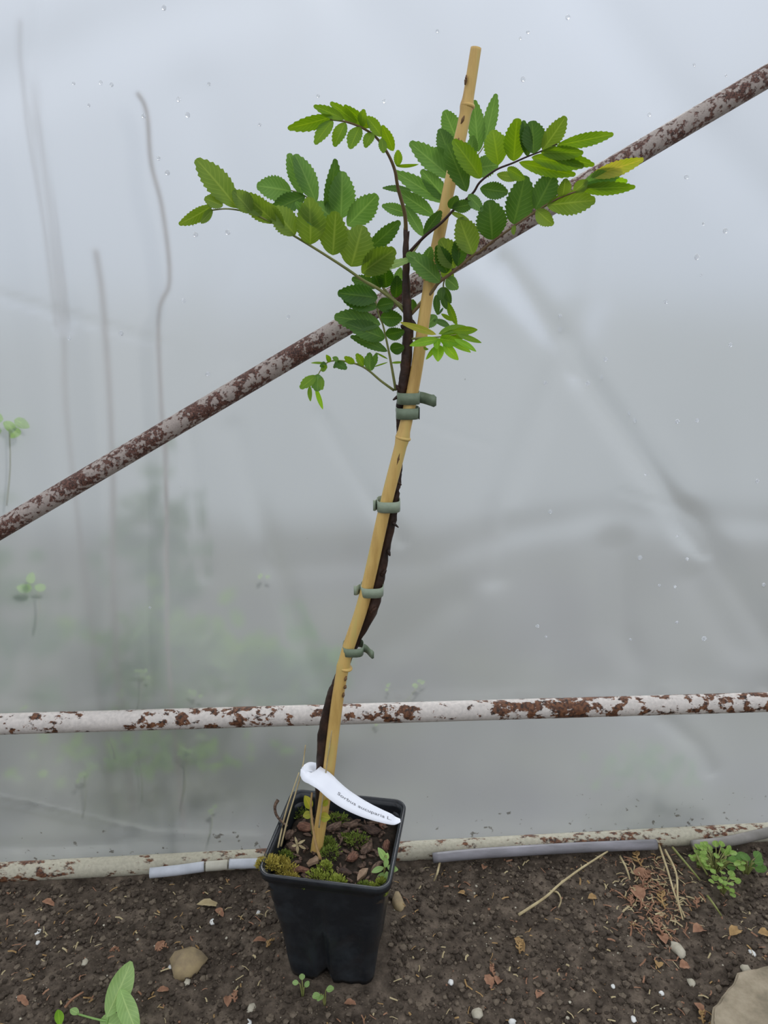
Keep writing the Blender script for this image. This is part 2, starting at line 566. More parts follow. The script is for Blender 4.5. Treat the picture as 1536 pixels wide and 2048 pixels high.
# pale ground sheet, added to soften the horizon and brighten the film
vs = [(-14, 2.0, .001), (14, 2.0, .001), (14, 40, .001), (-14, 40, .001)]
fill_ground = link('trim_2', mesh('trim_2', vs, [(0, 1, 2, 3)]), M['horizon_fill'], smooth=False)
fill_ground['kind'] = 'structure'
# ground outside, beyond the film
vs = []
gx = [-12, -6, -3] + [-2.5 + .25 * i for i in range(21)] + [3, 6, 12]
gy = [0, .05, .12, .25, .5, 1, 2, 4, 8, 16]
for k, dy in enumerate(gy):
    for xx in gx:
        vs.append((xx, WC + WM * max(-3, min(3, xx)) + .006 + dy, -.004 + .01 * noise.noise(Vector((xx * 3, dy * 5, 0)))))
nx = len(gx)
fs = [(j * nx + i, j * nx + i + 1, (j + 1) * nx + i + 1, (j + 1) * nx + i) for j in range(len(gy) - 1) for i in range(nx - 1)]
og = link('trim_1', mesh('trim_1', vs, fs), M['outside_ground'])
og['kind'] = 'structure'

# ------------------------------------------------------------------ setting: the film wall
# folds: (pixel polyline on the film, width px, height m)
FOLDS = [
    ([(860, 300), (920, 420), (1000, 535), (1130, 700), (1290, 930), (1460, 1160), (1560, 1320)], 34, .0050),
    ([(660, -60), (760, 60), (880, 230)], 85, .0042),
    ([(1000, 535), (1130, 700), (1290, 930), (1400, 1090)], 22, .0030),
    ([(1215, 380), (1180, 600), (1080, 830), (1000, 1010), (985, 1150)], 34, .0040),
    ([(380, 850), (395, 1030), (410, 1150)], 16, .0020),
    ([(470, 860), (540, 1100), (610, 1290), (650, 1400)], 22, .0028),
    ([(540, 1125), (700, 1120), (860, 1125), (1000, 1060), (1200, 1020), (1540, 1045)], 36, .0017),
    ([(1230, 1090), (1235, 1250), (1290, 1400)], 34, .0040),
    ([(1390, 1150), (1470, 1290), (1540, 1360)], 34, .0040),
    ([(640, 830), (720, 960), (800, 1080)], 16, .0020),
    ([(0, 590), (150, 635), (330, 690)], 6, .0008),
    ([(820, 835), (900, 865), (985, 892)], 5, .0008),
    ([(1240, 980), (1290, 997), (1350, 1012)], 5, .0010),
    ([(80, -20), (75, 250), (110, 450), (130, 650)], 14, .0020),
    ([(-30, 1590), (110, 1620), (310, 1668), (520, 1680)], 9, -.0030),
    ([(-30, 1690), (120, 1690), (240, 1680)], 14, .0040),
    ([(1330, 1440), (1390, 1490), (1420, 1540)], 18, .0025),
    ([(1150, -30), (1330, 200), (1540, 420)], 60, .0040),
    ([(980, 560), (1080, 640), (1200, 780), (1350, 1000)], 50, -.0040),
    ([(-20, 180), (260, 60), (500, -30)], 70, .0040),
    ([(400, 200), (480, 430), (430, 700), (330, 900)], 60, .0035),
    ([(900, 1200), (760, 1300), (700, 1420)], 45, .0035),
]
fx = axis(-1.5, 1.5, -.50, .50, .0045, .05)
fz = [-.015 + .0045 * i for i in range(185)]
while fz[-1] < 1.6: fz.append(fz[-1] + .05)
X, Z = np.meshgrid(np.array(fx), np.array(fz))
D = np.zeros_like(X)
for line, wpx, amp in FOLDS:
    P = [PW(a, c) for a, c in line]
    wd = pxr(P[len(P) // 2], wpx)
    best = np.full_like(X, 9.0)
    along = np.zeros_like(X)
    for p, q in zip(P[:-1], P[1:]):
        dx, dz = q.x - p.x, q.z - p.z
        L2 = dx * dx + dz * dz
        t = np.clip(((X - p.x) * dx + (Z - p.z) * dz) / L2, 0, 1)
        d = np.hypot(X - p.x - t * dx, Z - p.z - t * dz)
        best = np.minimum(best, d)
    D += 1.7 * amp * np.exp(-(best / wd) ** 2)
for j in range(len(fz)):
    for i in range(len(fx)):
        D[j, i] += .006 * noise.noise(Vector((fx[i] * 5, 0, fz[j] * 4))) + .0016 * noise.noise(Vector((fx[i] * 16 + 5, 3, fz[j] * 9)))
# the film is held flat where it meets the rails
for zr, wr_ in ((.18, .025), (.0, .03)):
    D *= 1 - .8 * np.exp(-((Z - zr - (X * .03 if zr > .1 else 0)) / wr_) ** 2)
D = np.clip(D, -.008, .0095)
vs = [(fx[i], WC + WM * fx[i] - D[j, i], fz[j]) for j in range(len(fz)) for i in range(len(fx))]
nx = len(fx)
fs = [(j * nx + i, j * nx + i + 1, (j + 1) * nx + i + 1, (j + 1) * nx + i) for j in range(len(fz) - 1) for i in range(nx - 1)]
film = link('wall_back', mesh('wall_back', vs, fs), M['film'])
film['kind'] = 'structure'


def film_y(x, z):
    i = int(np.clip(np.searchsorted(fx, x), 0, len(fx) - 1)); j = int(np.clip(np.searchsorted(fz, z), 0, len(fz) - 1))
    return WC + WM * x - float(D[j, i])


# droplets
drop_me = lump(1, .55, 1, 3, 2, .12)
drop_me.name = 'water_drop'
drop_me.materials.append(M['water'])
drop_me.polygons.foreach_set('use_smooth', [True] * len(drop_me.polygons))
DROPS = [(333, 22, 6), (1132, 40, 6), (874, 66, 4), (205, 168, 5), (225, 171, 5), (152, 170, 4), (362, 203, 6), (380, 234, 6), (289, 233, 6), (768, 205, 5),
         (1045, 160, 6), (1040, 78, 4), (320, 318, 5), (338, 347, 6), (1388, 130, 4), (1294, 232, 5), (395, 470, 6), (460, 466, 6), (388, 450, 5), (1448, 462, 6),
         (1370, 355, 5), (1393, 514, 7), (1332, 603, 5), (1462, 690, 5), (243, 666, 6), (370, 601, 6), (577, 633, 5), (419, 746, 5), (1119, 632, 5), (1117, 658, 5),
         (1212, 719, 5), (1203, 755, 4), (1171, 764, 5), (1088, 764, 5), (1259, 827, 4), (1270, 842, 5), (1355, 843, 5), (1395, 841, 5), (1516, 963, 5), (1098, 1020, 5),
         (1278, 1114, 6), (1348, 1067, 3), (1371, 1115, 4), (1318, 1170, 3), (1348, 1172, 4), (1354, 1245, 4), (1408, 1277, 6), (1075, 1252, 4), (1092, 1273, 3),
         (1528, 1170, 5), (1258, 1275, 3), (140, 676, 5), (1405, 448, 4), (1055, 66, 4), (1453, 150, 3), (1402, 550, 3), (180, 212, 4), (1285, 945, 3), (636, 192, 4), (421, 171, 4), (300, 1215, 3), (520, 250, 4)]
for (a, c, r_) in DROPS:
    p = PW(a, c)
    o = bpy.data.objects.new('water_drop', drop_me)
    COL.objects.link(o)
    R = pxr(p, r_ * .85)
    o.scale = (R * random.uniform(.85, 1.1), R * .6, R)
    o.location = (p.x, film_y(p.x, p.z) - R * .12, p.z)
    o.parent = film

# ------------------------------------------------------------------ steel tubes of the frame
RO = .012


def rail(name, a, c, rpx, mat, label, off=RO, zfix=None, n_=60):
    A, B = PW(*a, off), PW(*c, off)
    if zfix is not None:
        A.z = zfix[0]; B.z = zfix[1]
    d = (B - A)
    A = A - d * .9; B = B + d * .9
    r = pxr((A + B) / 2, rpx)
    pts = [A.lerp(B, i / n_) for i in range(n_ + 1)]
    vs, fs = tube_geo(pts, [r] * (n_ + 1), 20)
    o = link(name, mesh(name, vs, fs), mat)
    return setp(o, label, 'pipe'), r


rail('steel_rail', (0, 1448), (1536, 1404), 20, M['rail'], 'white painted steel tube, rust spotted, running level across the film above the pot')
rail('steel_rail', (0, 1745), (1536, 1664), 18.5, M['rail_low'], 'dirty cream steel tube lying along the bottom edge of the film', off=.012)
rail('brace_pipe', (0, 1058), (1536, 152), 21, M['brace'], 'rusty steel brace tube slanting up to the right behind the sapling', off=.034)

# clips and strips in front of the lower tube
def gtube(name, pts, rpx, mat, label, cat, lift=.0, group=None, seg=14, parent=None, half=False):
    P = [PZ(a, c, z) for a, c, z in pts]
    rs = [pxr(p, rpx) for p in P]
    o = tube(name, P, rs, mat, parent, seg=seg, sub=5)
    return setp(o, label, cat, group)


gtube('film_clip', [(300, 1746, .010), (350, 1741, .010), (408, 1733, .010)], 10, M['white_plastic'], 'longer white plastic tube clip on the lower rail, left of the pot', 'clip')
gtube('film_clip', [(412, 1733, .010), (434, 1731, .010), (455, 1729, .010)], 9.5, M['beige_plastic'], 'short beige clip between two white clips on the lower rail', 'clip')
gtube('film_clip', [(459, 1728, .010), (495, 1727, .010), (532, 1726, .010)], 9.5, M['white_plastic'], 'white plastic tube clip nearest the pot, partly under its moss', 'clip')
gtube('film_batten', [(866, 1716, .009), (960, 1707, .010), (1120, 1697, .011), (1230, 1692, .011), (1312, 1689, .010)], 10, M['grey_plastic'], 'grey plastic strip along the lower rail, right of the pot', 'strip')
gtube('film_batten', [(1385, 1691, .006), (1460, 1682, .007), (1560, 1660, .008), (1650, 1650, .008)], 10, M['dull_film'], 'dull brown rolled film edge behind the green weeds on the right', 'strip')

# ------------------------------------------------------------------ pot
PC = Vector((-.0405, .531, 0))
PYAW = rad(-9)
pot = empty('plant_pot', (PC.x, PC.y, 0))
setp(pot, 'square black plastic nursery pot with soil standing on the earth by the film', 'pot')


def rsq(h, r, k=6, side=14):
    """rounded square outline, counter clockwise, starting at front left"""
    out = []
    corners = [(-1, -1, 180), (1, -1, 270), (1, 1, 0), (-1, 1, 90)]
    for ci, (sx, sy, a0) in enumerate(corners):
        cx, cy = sx * (h - r), sy * (h - r)
        for i in range(k + 1):
            th = rad(a0 + 90 * i / k)
            out.append((cx + r * math.cos(th), cy + r * math.sin(th)))
        nxt = corners[(ci + 1) % 4]
        ex, ey = nxt[0] * (h - r), nxt[1] * (h - r)
        th = rad(nxt[2])
        q = (ex + r * math.cos(th), ey + r * math.sin(th))
        p = out[-1]
        for i in range(1, side):
            out.append((p[0] + (q[0] - p[0]) * i / side, p[1] + (q[1] - p[1]) * i / side))
    return out


def g(x, m_, s): return math.exp(-((x - m_) / s) ** 2)


def pot_shell(rings, dents=True):
    vs, fs = [], []
    n0 = None
    for (z, h, r) in rings:
        o = rsq(h, r)
        n0 = len(o)
        for (x, y) in o:
            zz = z
            if dents and y < -h * .8 and z < .104:
                k = min(1, (.104 - z) / .06)
                y += k * (.0062 * g(x, -.004 - (z * .02), .0034) - .0026 * g(x, .0055, .0035) - .0024 * g(x, -.012, .003) + .002 * g(x, .024, .003))
                y += k * .0026 * noise.noise(Vector((x * 70, z * 60, 3)))
                if z < .004 and abs(x + .006) < .0075: zz = z + .006
            if dents and abs(x) > h * .8 and z < .1:
                k = min(1, (.1 - z) / .06)
                x -= math.copysign(k * .002 * g(y, 0, .012), x)
            vs.append((x, y, zz))
    for i in range(len(rings) - 1):
        for j in range(n0):
            j2 = (j + 1) % n0
            fs.append((i * n0 + j, i * n0 + j2, (i + 1) * n0 + j2, (i + 1) * n0 + j))
    return vs, fs, n0


rot = Matrix.Rotation(PYAW, 4, 'Z')
rings = [(.003, .002, .001), (.003, .034, .010), (.0005, .0365, .011)]
for i in range(1, 22):
    z = .110 * i / 21
    rings.append((z, .0365 + (.0495 - .0365) * (z / .110), .011))
rings += [(.1105, .0510, .011), (.1112, .0520, .011)]
inner = [(.1185, .0500, .009), (.114, .0495, .009), (.100, .0482, .009), (.085, .0465, .009)]
vs, fs, n0 = pot_shell(rings + [(.1150, .0525, .011)] + [(.1185, .0525, .011)] + inner)
me = mesh('pot_body', vs, fs); me.transform(rot)
body = link('pot_body', me, M['pot'], None); body.parent = pot
rim_r = [(.1135, .0522, .011), (.1137, .0536, .0115), (.1190, .0540, .0115), (.1200, .0535, .011), (.1203, .0525, .010), (.1200, .0513, .0095), (.1180, .0508, .009)]
vs, fs, n0 = pot_shell(rim_r, False)
me = mesh('rim', vs, fs); me.transform(rot)
rim = link('rim', me, M['pot'], None); rim.parent = pot


def pot_soil_z(u, v):
    # u,v in pot axes; moss and bark heap higher towards the front
    return .1035 - .05 * v * .9 + .004 * noise.noise(Vector((u * 60, v * 60, 8))) + .0022 * noise.noise(Vector((u * 170, v * 170, 3)))


vs, fs = [], []
N = 34
for j in range(N + 1):
    for i in range(N + 1):
        u = -.0478 + .0956 * i / N; v = -.0478 + .0956 * j / N
        z = pot_soil_z(u, v)
        if i in (0, N) or j in (0, N): z -= .004
        vs.append((u, v, z))
fs = [(j * (N + 1) + i, j * (N + 1) + i + 1, (j + 1) * (N + 1) + i + 1, (j + 1) * (N + 1) + i) for j in range(N) for i in range(N)]
me = mesh('soil', vs, fs); me.transform(rot)
ps = link('soil', me, M['soil_dark'], None); ps.parent = pot
setp(ps, 'dark damp potting soil')


def potw(u, v, dz=0):
    p = rot @ Vector((u, v, 0))
    return Vector((p.x + PC.x, p.y + PC.y, pot_soil_z(u, v) + dz))


def pot_uv(px_, py_, z=.108):
    p = PZ(px_, py_, z) - PC
    p.z = 0
    q = rot.inverted() @ p
    return max(-.045, min(.045, q.x)), max(-.045, min(.045, q.y))


# bark chips
chips = [(700, 1640, 30, 12, 20, 0), (745, 1655, 34, 14, -25, 0), (612, 1648, 30, 13, 10, 0), (665, 1652, 30, 14, 40, 0), (626, 1722, 22, 14, 60, 1), (705, 1712, 34, 15, 70, 0),
         (733, 1692, 30, 13, 55, 0), (725, 1742, 30, 11, 65, 1), (600, 1738, 34, 11, 5, 0), (752, 1735, 26, 12, 60, 0), (690, 1742, 24, 12, -20, 0), (773, 1690, 22, 10, 80, 0),
         (585, 1690, 24, 12, -40, 0), (650, 1605, 30, 13, 15, 0), (765, 1640, 22, 10, -60, 0), (575, 1665, 26, 12, 70, 0)]
def chip_mesh(a, b_, t, seed):
    rnd = random.Random(seed + 90)
    n_ = 8
    ol = [(a * math.cos(2 * math.pi * i / n_) * rnd.uniform(.75, 1.15), b_ * math.sin(2 * math.pi * i / n_) * rnd.uniform(.65, 1.15)) for i in range(n_)]
    bend = rnd.uniform(-.25, .25)
    vs = []
    for z, k in ((-t, .9), (t * .4, 1.0), (t, .8)):
        for (x, y) in ol:
            vs.append((x * k, y * k, z + bend * x * x / a + rnd.uniform(-.3, .3) * t))
    vs += [(0, 0, t * 1.2), (0, 0, -t)]
    fs = [(j * n_ + i, j * n_ + (i + 1) % n_, (j + 1) * n_ + (i + 1) % n_, (j + 1) * n_ + i) for j in range(2) for i in range(n_)]
    fs += [(2 * n_ + i, 2 * n_ + (i + 1) % n_, 3 * n_) for i in range(n_)] + [((i + 1) % n_, i, 3 * n_ + 1) for i in range(n_)]
    return mesh('bark_chip', vs, fs)


chip_lab = ['brown bark chip under the label ribbon in the pot', 'brown bark chip below the label tip', 'dark bark chip left of the stake base', 'bark chip right of the stake foot',
            'pinkish bark chip just in front of the stake foot', 'large reddish bark chip in the middle right of the pot', 'reddish bark chip below the moss patch in the pot', 'pale bark splinter near the front rim of the pot',
            'long bark chip by the mossy left corner of the pot', 'bark chip beside the small green weed', 'bark chip behind the front moss cushion', 'narrow bark chip against the right pot wall',
            'bark chip among the dry stems in the pot', 'bark chip behind the stake under the ribbon', 'bark chip under the end of the white ribbon', 'bark chip at the left inner wall of the pot']
for k, ((a, c, L, W, ang, pale), lab) in enumerate(zip(chips, chip_lab)):
    u, v = pot_uv(a, c)
    p = potw(u, v, .0025)
    me = chip_mesh(L * .00030, W * .00034, .0016, k)
    o = link('bark_chip', me, M['chip_pale' if pale else ('chip', 'chip_dark', 'chip_red')[k % 3]], smooth=False)
    o.location = p
    o.rotation_euler = (random.uniform(-.4, .4), random.uniform(-.3, .3), rad(ang))
    setp(o, lab, 'bark chip', 'bark chips on the potting soil')


bits_v, bits_f = [], []
rnd = random.Random(77)
for k in range(150):
    u, v = rnd.uniform(-.044, .044), rnd.uniform(-.044, .044)
    p = potw(u, v, .0012)
    me = chip_mesh(rnd.uniform(.0015, .0050), rnd.uniform(.001, .0022), .0007, 200 + k)
    R_ = (Matrix.Rotation(rnd.uniform(0, 6.3), 3, 'Z') @ Matrix.Rotation(rnd.uniform(-.6, .6), 3, 'X'))
    o_ = len(bits_v)
    bits_v += [p + R_ @ v_.co for v_ in me.vertices]
    bits_f += [tuple(i + o_ for i in q.vertices) for q in me.polygons]
    bpy.data.meshes.remove(me)
bb = link('bark_crumbs', mesh('bark_crumbs', bits_v, bits_f), M['chip'], smooth=False)
setp(bb, 'small dark bark crumbs mixed over the potting soil', 'bark', None, 'stuff')


# moss cushions
def moss(name, spots, mat, label, leaf=.0022, n_=380):
    parts = []
    vs, fs = [], []
    for (cx, cy, cz, rx, ry, rz) in spots:
        for i in range(n_):
            th = random.uniform(0, 2 * math.pi); ph = math.acos(random.uniform(0, 1))
            d = Vector((math.cos(th) * math.sin(ph), math.sin(th) * math.sin(ph), math.cos(ph)))
            rr = random.uniform(.45, 1)
            p = Vector((cx + d.x * rx * rr, cy + d.y * ry * rr, cz + d.z * rz * rr))
            dr = (d + Vector((random.uniform(-.6, .6), random.uniform(-.6, .6), random.uniform(0, .7)))).normalized()
            w = dr.cross(Vector((random.uniform(-1, 1), random.uniform(-1, 1), .3))).normalized() * leaf * .22
            o = len(vs)
            l_ = leaf * random.uniform(.6, 1.3)
            vs += [p - w, p + w, p + dr * l_ * .6 + w * .9, p + dr * l_, p + dr * l_ * .6 - w * .9]
            fs.append((o, o + 1, o + 2, o + 3, o + 4))
    me = mesh(name, vs, fs)
    o = link(name, me, mat, smooth=False)
    return setp(o, label, 'moss', None, 'stuff')


def mspots(lst):
    r = []
    for (a, c, rpx, h) in lst:
        u, v = pot_uv(a, c)
        p = potw(u, v)
        R = pxr(p, rpx)
        r.append((p.x, p.y, p.z, R, R, h))
    return r


moss('moss', mspots([(655, 1758, 26, .006), (632, 1752, 22, .005), (675, 1762, 20, .005), (650, 1735, 14, .005)]), M['moss_a'], 'yellow green moss cushion along the front rim of the pot', n_=420)
moss('moss', mspots([(575, 1740, 24, .007), (560, 1725, 20, .008), (580, 1755, 16, .004)]) + [(PZ(540, 1728, .116).x, PZ(540, 1728, .116).y, .116, .009, .008, .006), (PZ(525, 1722, .118).x, PZ(525, 1722, .118).y, .114, .006, .006, .004)],
     M['moss_c'], 'golden moss spilling over the left front corner of the pot', n_=380)
moss('moss', mspots([(660, 1700, 24, .004), (655, 1680, 16, .004), (715, 1672, 26, .004), (690, 1665, 16, .003), (600, 1605, 20, .005), (675, 1625, 22, .003), (570, 1705, 18, .004), (730, 1770, 16, .004), (610, 1770, 10, .003)]), M['moss_b'], 'dark green moss between the bark chips in the pot', n_=300)
moss('moss', mspots([(745, 1772, 14, .004), (765, 1765, 14, .006), (765, 1775, 12, .004)]), M['moss_a'], 'small moss tuft in the right front corner under the green weed', n_=300)

# ------------------------------------------------------------------ stake
YS0, YS1 = .533, .556
def sy(y):           # depth of the stake at picture height y
    return YS0 + (YS1 - YS0) * (1680 - y) / (1680 - 95)


def SP(x, y, dy=0): return PY(x, y, sy(y) + dy)


stake = empty('bamboo_stake', SP(635, 1680))
setp(stake, 'straight pale bamboo cane leaning right, stuck in the pot behind the label', 'plant stake')
cane = [(628, 1730, 12), (636, 1680, 12), (655, 1560, 12), (684, 1345, 12), (728, 1200, 12.5), (771, 1011, 12.5), (806, 872, 12.5), (833, 740, 12), (857, 580, 12), (893, 400, 12), (915, 300, 12.5), (933, 215, 11.5), (952, 96, 11)]
nodes_ = [(806, 876), (935, 212), (690, 1335), (860, 560)]
pts, rs = [], []
P = [SP(a, c) for a, c, r_ in cane]
cp, cr_ = catmull(P, [pxr(p, r_) for p, (_, _, r_) in zip(P, cane)], 14)
NP = [SP(a, c) for a, c in nodes_]
for i, p in enumerate(cp):
    k = max(math.exp(-((p - q).length / .003) ** 2) for q in NP)
    cr_[i] *= 1 + .22 * k
vs, fs = tube_geo(cp, cr_, 16)
link('cane', mesh('cane', vs, fs), M['bamboo'], stake)
for q, lab in zip(NP, ['pale ring node'] * 4):
    i = min(range(len(cp)), key=lambda i: (cp[i] - q).length)
    d = (cp[min(i + 1, len(cp) - 1)] - cp[i - 1]).normalized()
    vs, fs = tube_geo([q - d * .0012, q - d * .0004, q + d * .0004, q + d * .0012], [cr_[i] * .99, cr_[i] * 1.10, cr_[i] * 1.10, cr_[i] * .99], 16)
    link('node_ring', mesh('node_ring', vs, fs), M['bamboo'], stake)
for (a, c, d_, e_) in [(929, 231, 922, 248), (918, 275, 914, 290), (803, 890, 790, 945), (933, 150, 930, 170), (693, 1352, 690, 1362), (692, 1370, 689, 1378), (688, 1385, 686, 1395)]:
    p, q = SP(a, c, -.0034), SP(d_, e_, -.0034)
    tube('bark_scar', [p, p.lerp(q, .5) + Vector((0, -.0004, 0)), q], [.0004, pxr(p, 3.2), .0004], M['bamboo_mark'], stake, seg=6, sub=4)

# ------------------------------------------------------------------ sapling
trunk_px = [(632, 1720, 10, .010), (640, 1640, 10, .007), (642, 1560, 11.5, .006), (648, 1470, 12, .006), (661, 1400, 10, .006), (682, 1345, 9, .007), (703, 1300, 9, .009), (722, 1262, 9, .008), (744, 1215, 13, .006),
            (755, 1170, 12, .006), (766, 1120, 10, .006), (782, 1050, 9, .006), (793, 985, 7, .006), (799, 930, 6, .008), (799, 870, 6.5, .007), (800, 820, 8, .005), (806, 775, 10, .003), (813, 720, 11, .002),
            (816, 650, 10, .002), (813, 590, 8.5, .002), (812, 530, 7, .001), (812, 480, 5.5, 0), (811, 455, 4, 0)]
sap = empty('rowan_sapling', SP(632, 1720, .010))
setp(sap, 'young rowan sapling with dark thin stem and green feathery leaves tied to the bamboo cane', 'sapling')
P = [SP(a, c, d) for a, c, r_, d in trunk_px]
tube('stem', P, [pxr(p, r_) for p, (_, _, r_, _) in zip(P, trunk_px)], M['bark_stem'], sap, seg=14, sub=6, rough=.28)
# bud spurs and knots
for (a, c, d_, e_, r_) in [(795, 965, 803, 970, 3), (785, 1045, 797, 1055, 3), (745, 1118, 740, 1124, 2.5), (672, 1375, 664, 1368, 3.5), (776, 1100, 780, 1112, 4), (764, 1150, 772, 1140, 5), (742, 1225, 752, 1215, 5), (806, 690, 826, 684, 6),
                           (802, 785, 792, 770, 5), (800, 790, 786, 800, 4), (812, 500, 818, 462, 3.5), (804, 655, 815, 650, 6), (820, 640, 832, 650, 5)]:
    p, q = SP(a, c, .002), SP(d_, e_, 0)
    tube('bud', [p, p.lerp(q, .5), q], [pxr(p, r_), pxr(p, r_ * .9), pxr(p, r_ * .35)], M['bark_stem'], sap, seg=7, sub=3)


def conv(code):
    return {'R1': (340, 180, 3.072), 'Q': (760, 60, 2.844), 'A': (760, 180, 6.4), 'B': (960, 180, 6.4), 'C': (760, 380, 6.4), 'D': (960, 300, 4.8), 'E': (660, 480, 6.4),
            'F': (590, 640, 6.4), 'G': (800, 560, 8.533), 'P': (0, 0, 1)}[code]


def px(code, x, y):
    ox, oy, s = conv(code)
    return ox + x / s, oy + y / s


def make_leaf(rach, r0, mat, Y0, Y1, leaflets, dmat, young=False, teeth=11, fat=1.3):
    """rach: [(code,x,y)...] from stem to tip. leaflets: (code,bx,by,tx,ty,width,[mat],[roll],[dY])"""
    pp = [px(*q) for q in rach]
    n_ = len(pp)
    lens = [0]
    for i in range(1, n_): lens.append(lens[-1] + math.hypot(pp[i][0] - pp[i - 1][0], pp[i][1] - pp[i - 1][1]))
    P = [PY(a, c, Y0 + (Y1 - Y0) * lens[i] / lens[-1]) for i, (a, c) in enumerate(pp)]
    rs = [pxr(p, r0 * (1 - .6 * lens[i] / lens[-1])) for i, p in enumerate(P)]
    ra = tube('leaf', P, rs, mat, sap, seg=7, sub=5)
    for k, lf in enumerate(leaflets):
        code, bx, by, tx, ty, w = lf[:6]
        mt = lf[6] if len(lf) > 6 and lf[6] else dmat
        b2, t2 = px(code, bx, by), px(code, tx, ty)
        # depth of the rachis where the leaflet sits
        best, Yb = 1e9, Y0
        for i in range(n_):
            for j in range(6):
                if i == n_ - 1 and j: break
                f_ = j / 6
                q = pp[i] if i == n_ - 1 else (pp[i][0] + (pp[i + 1][0] - pp[i][0]) * f_, pp[i][1] + (pp[i + 1][1] - pp[i][1]) * f_)
                l_ = lens[i] if i == n_ - 1 else lens[i] + (lens[i + 1] - lens[i]) * f_
                dd = math.hypot(q[0] - b2[0], q[1] - b2[1])
                if dd < best: best, Yb = dd, Y0 + (Y1 - Y0) * l_ / lens[-1]
        side = (k % 3 - 1) * .003
        dY = lf[8] if len(lf) > 8 else (-.006 + side)
        B_ = PY(*b2, Yb - .0005); T_ = PY(*t2, Yb + dY)
        roll = lf[7] if len(lf) > 7 and lf[7] is not None else random.choice((-1, 1)) * random.uniform(.15, .6)
        wpx_ = w / conv(code)[2]
        L_ = (T_ - B_).length
        if fat != 1:
            T_ = T_ + (T_ - B_) * (fat - 1) * .22
        hw = min(fat * pxr(B_, wpx_ / 2) / math.cos(roll), L_ * .46)
        o = blade_obj('leaflet', B_, T_, hw, M[mt], None, roll=roll, teeth=teeth if wpx_ > 9 else 0,
                      fold=random.uniform(.12, .34), droop=random.uniform(-.02, .06), shape=random.uniform(.86, 1.0), twist=random.uniform(-.25, .25))
        o.parent = ra
    return ra


# A: nodding top leaf
make_leaf([('R1', 1450, 900), ('R1', 1442, 760), ('R1', 1400, 600), ('R1', 1380, 490), ('R1', 1335, 385), ('R1', 1265, 290), ('R1', 1180, 232), ('R1', 1080, 195), ('R1', 985, 182)], 4.4, M['petiole_red'], .553, .50, [
    ('R1', 1000, 160, 728, 240, 78), ('R1', 1000, 188, 890, 328, 78), ('R1', 1078, 200, 1008, 345, 82), ('R1', 1165, 225, 1106, 358, 84), ('R1', 1243, 258, 1200, 350, 66), ('R1', 1300, 295, 1312, 388, 52),
    ('R1', 1068, 180, 885, 97, 62), ('R1', 1150, 200, 985, 78, 62), ('R1', 1230, 232, 1070, 92, 70), ('R1', 1300, 285, 1210, 165, 70, None, .5), ('R1', 1372, 375, 1305, 215, 72), ('R1', 1398, 470, 1400, 368, 52, None, .4),
    ('R1', 1388, 466, 1525, 460, 22), ('R1', 1180, 225, 1190, 120, 60)], 'leaf_mid', teeth=8, fat=1.0)
# B: long arching leaf to the left, towards the viewer
make_leaf([('E', 960, 930), ('E', 860, 820), ('E', 640, 640), ('E', 430, 520), ('E', 230, 380), ('R1', 980, 1030), ('R1', 860, 955), ('R1', 760, 895), ('R1', 640, 822), ('R1', 520, 765), ('R1', 430, 740), ('R1', 340, 730), ('R1', 250, 740)], 3.6, M['petiole'], .552, .49, [
    ('R1', 255, 712, 72, 822, 62), ('R1', 415, 725, 178, 440, 120, None, .3), ('R1', 325, 712, 218, 668, 80, None, .6), ('R1', 262, 735, 192, 812, 38), ('R1', 500, 752, 395, 628, 90), ('R1', 560, 775, 440, 640, 80),
    ('R1', 650, 815, 462, 648, 100), ('R1', 770, 890, 628, 730, 118), ('R1', 700, 850, 600, 700, 60), ('R1', 862, 950, 858, 680, 138, None, .25), ('R1', 1000, 1015, 1018, 762, 138, None, -.2), ('R1', 1112, 1085, 1178, 848, 160, None, .2),
    ('R1', 1178, 1125, 1370, 985, 120), ('E', 450, 470, 800, 140, 170, 'leaf_olive', .3), ('E', 520, 400, 1060, 235, 80, 'leaf_pale', .2), ('R1', 930, 850, 780, 700, 60, 'leaf_cool', .4)], 'leaf_olive')
# C: leaf behind, fanning up
make_leaf([('E', 940, 860), ('E', 700, 640), ('R1', 1200, 980), ('R1', 1060, 830), ('R1', 930, 720), ('R1', 810, 640), ('R1', 745, 618)], 3.2, M['petiole'], .562, .600, [
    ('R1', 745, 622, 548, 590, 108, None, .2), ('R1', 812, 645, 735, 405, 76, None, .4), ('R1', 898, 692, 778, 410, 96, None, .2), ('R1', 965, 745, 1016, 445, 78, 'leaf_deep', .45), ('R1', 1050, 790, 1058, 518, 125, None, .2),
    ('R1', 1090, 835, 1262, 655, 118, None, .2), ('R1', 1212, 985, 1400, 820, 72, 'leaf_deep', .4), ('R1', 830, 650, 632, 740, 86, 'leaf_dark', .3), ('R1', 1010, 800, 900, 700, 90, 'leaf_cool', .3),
    ('E', 720, 610, 700, 350, 160, 'leaf_dark', .2), ('E', 840, 740, 860, 480, 130, 'leaf_dark', .3), ('E', 620, 600, 300, 500, 130, 'leaf_deep', .3), ('E', 840, 560, 900, 370, 90, 'leaf_cool', .3), ('E', 640, 620, 560, 420, 120, 'leaf_dark', .3)], 'leaf_cool')
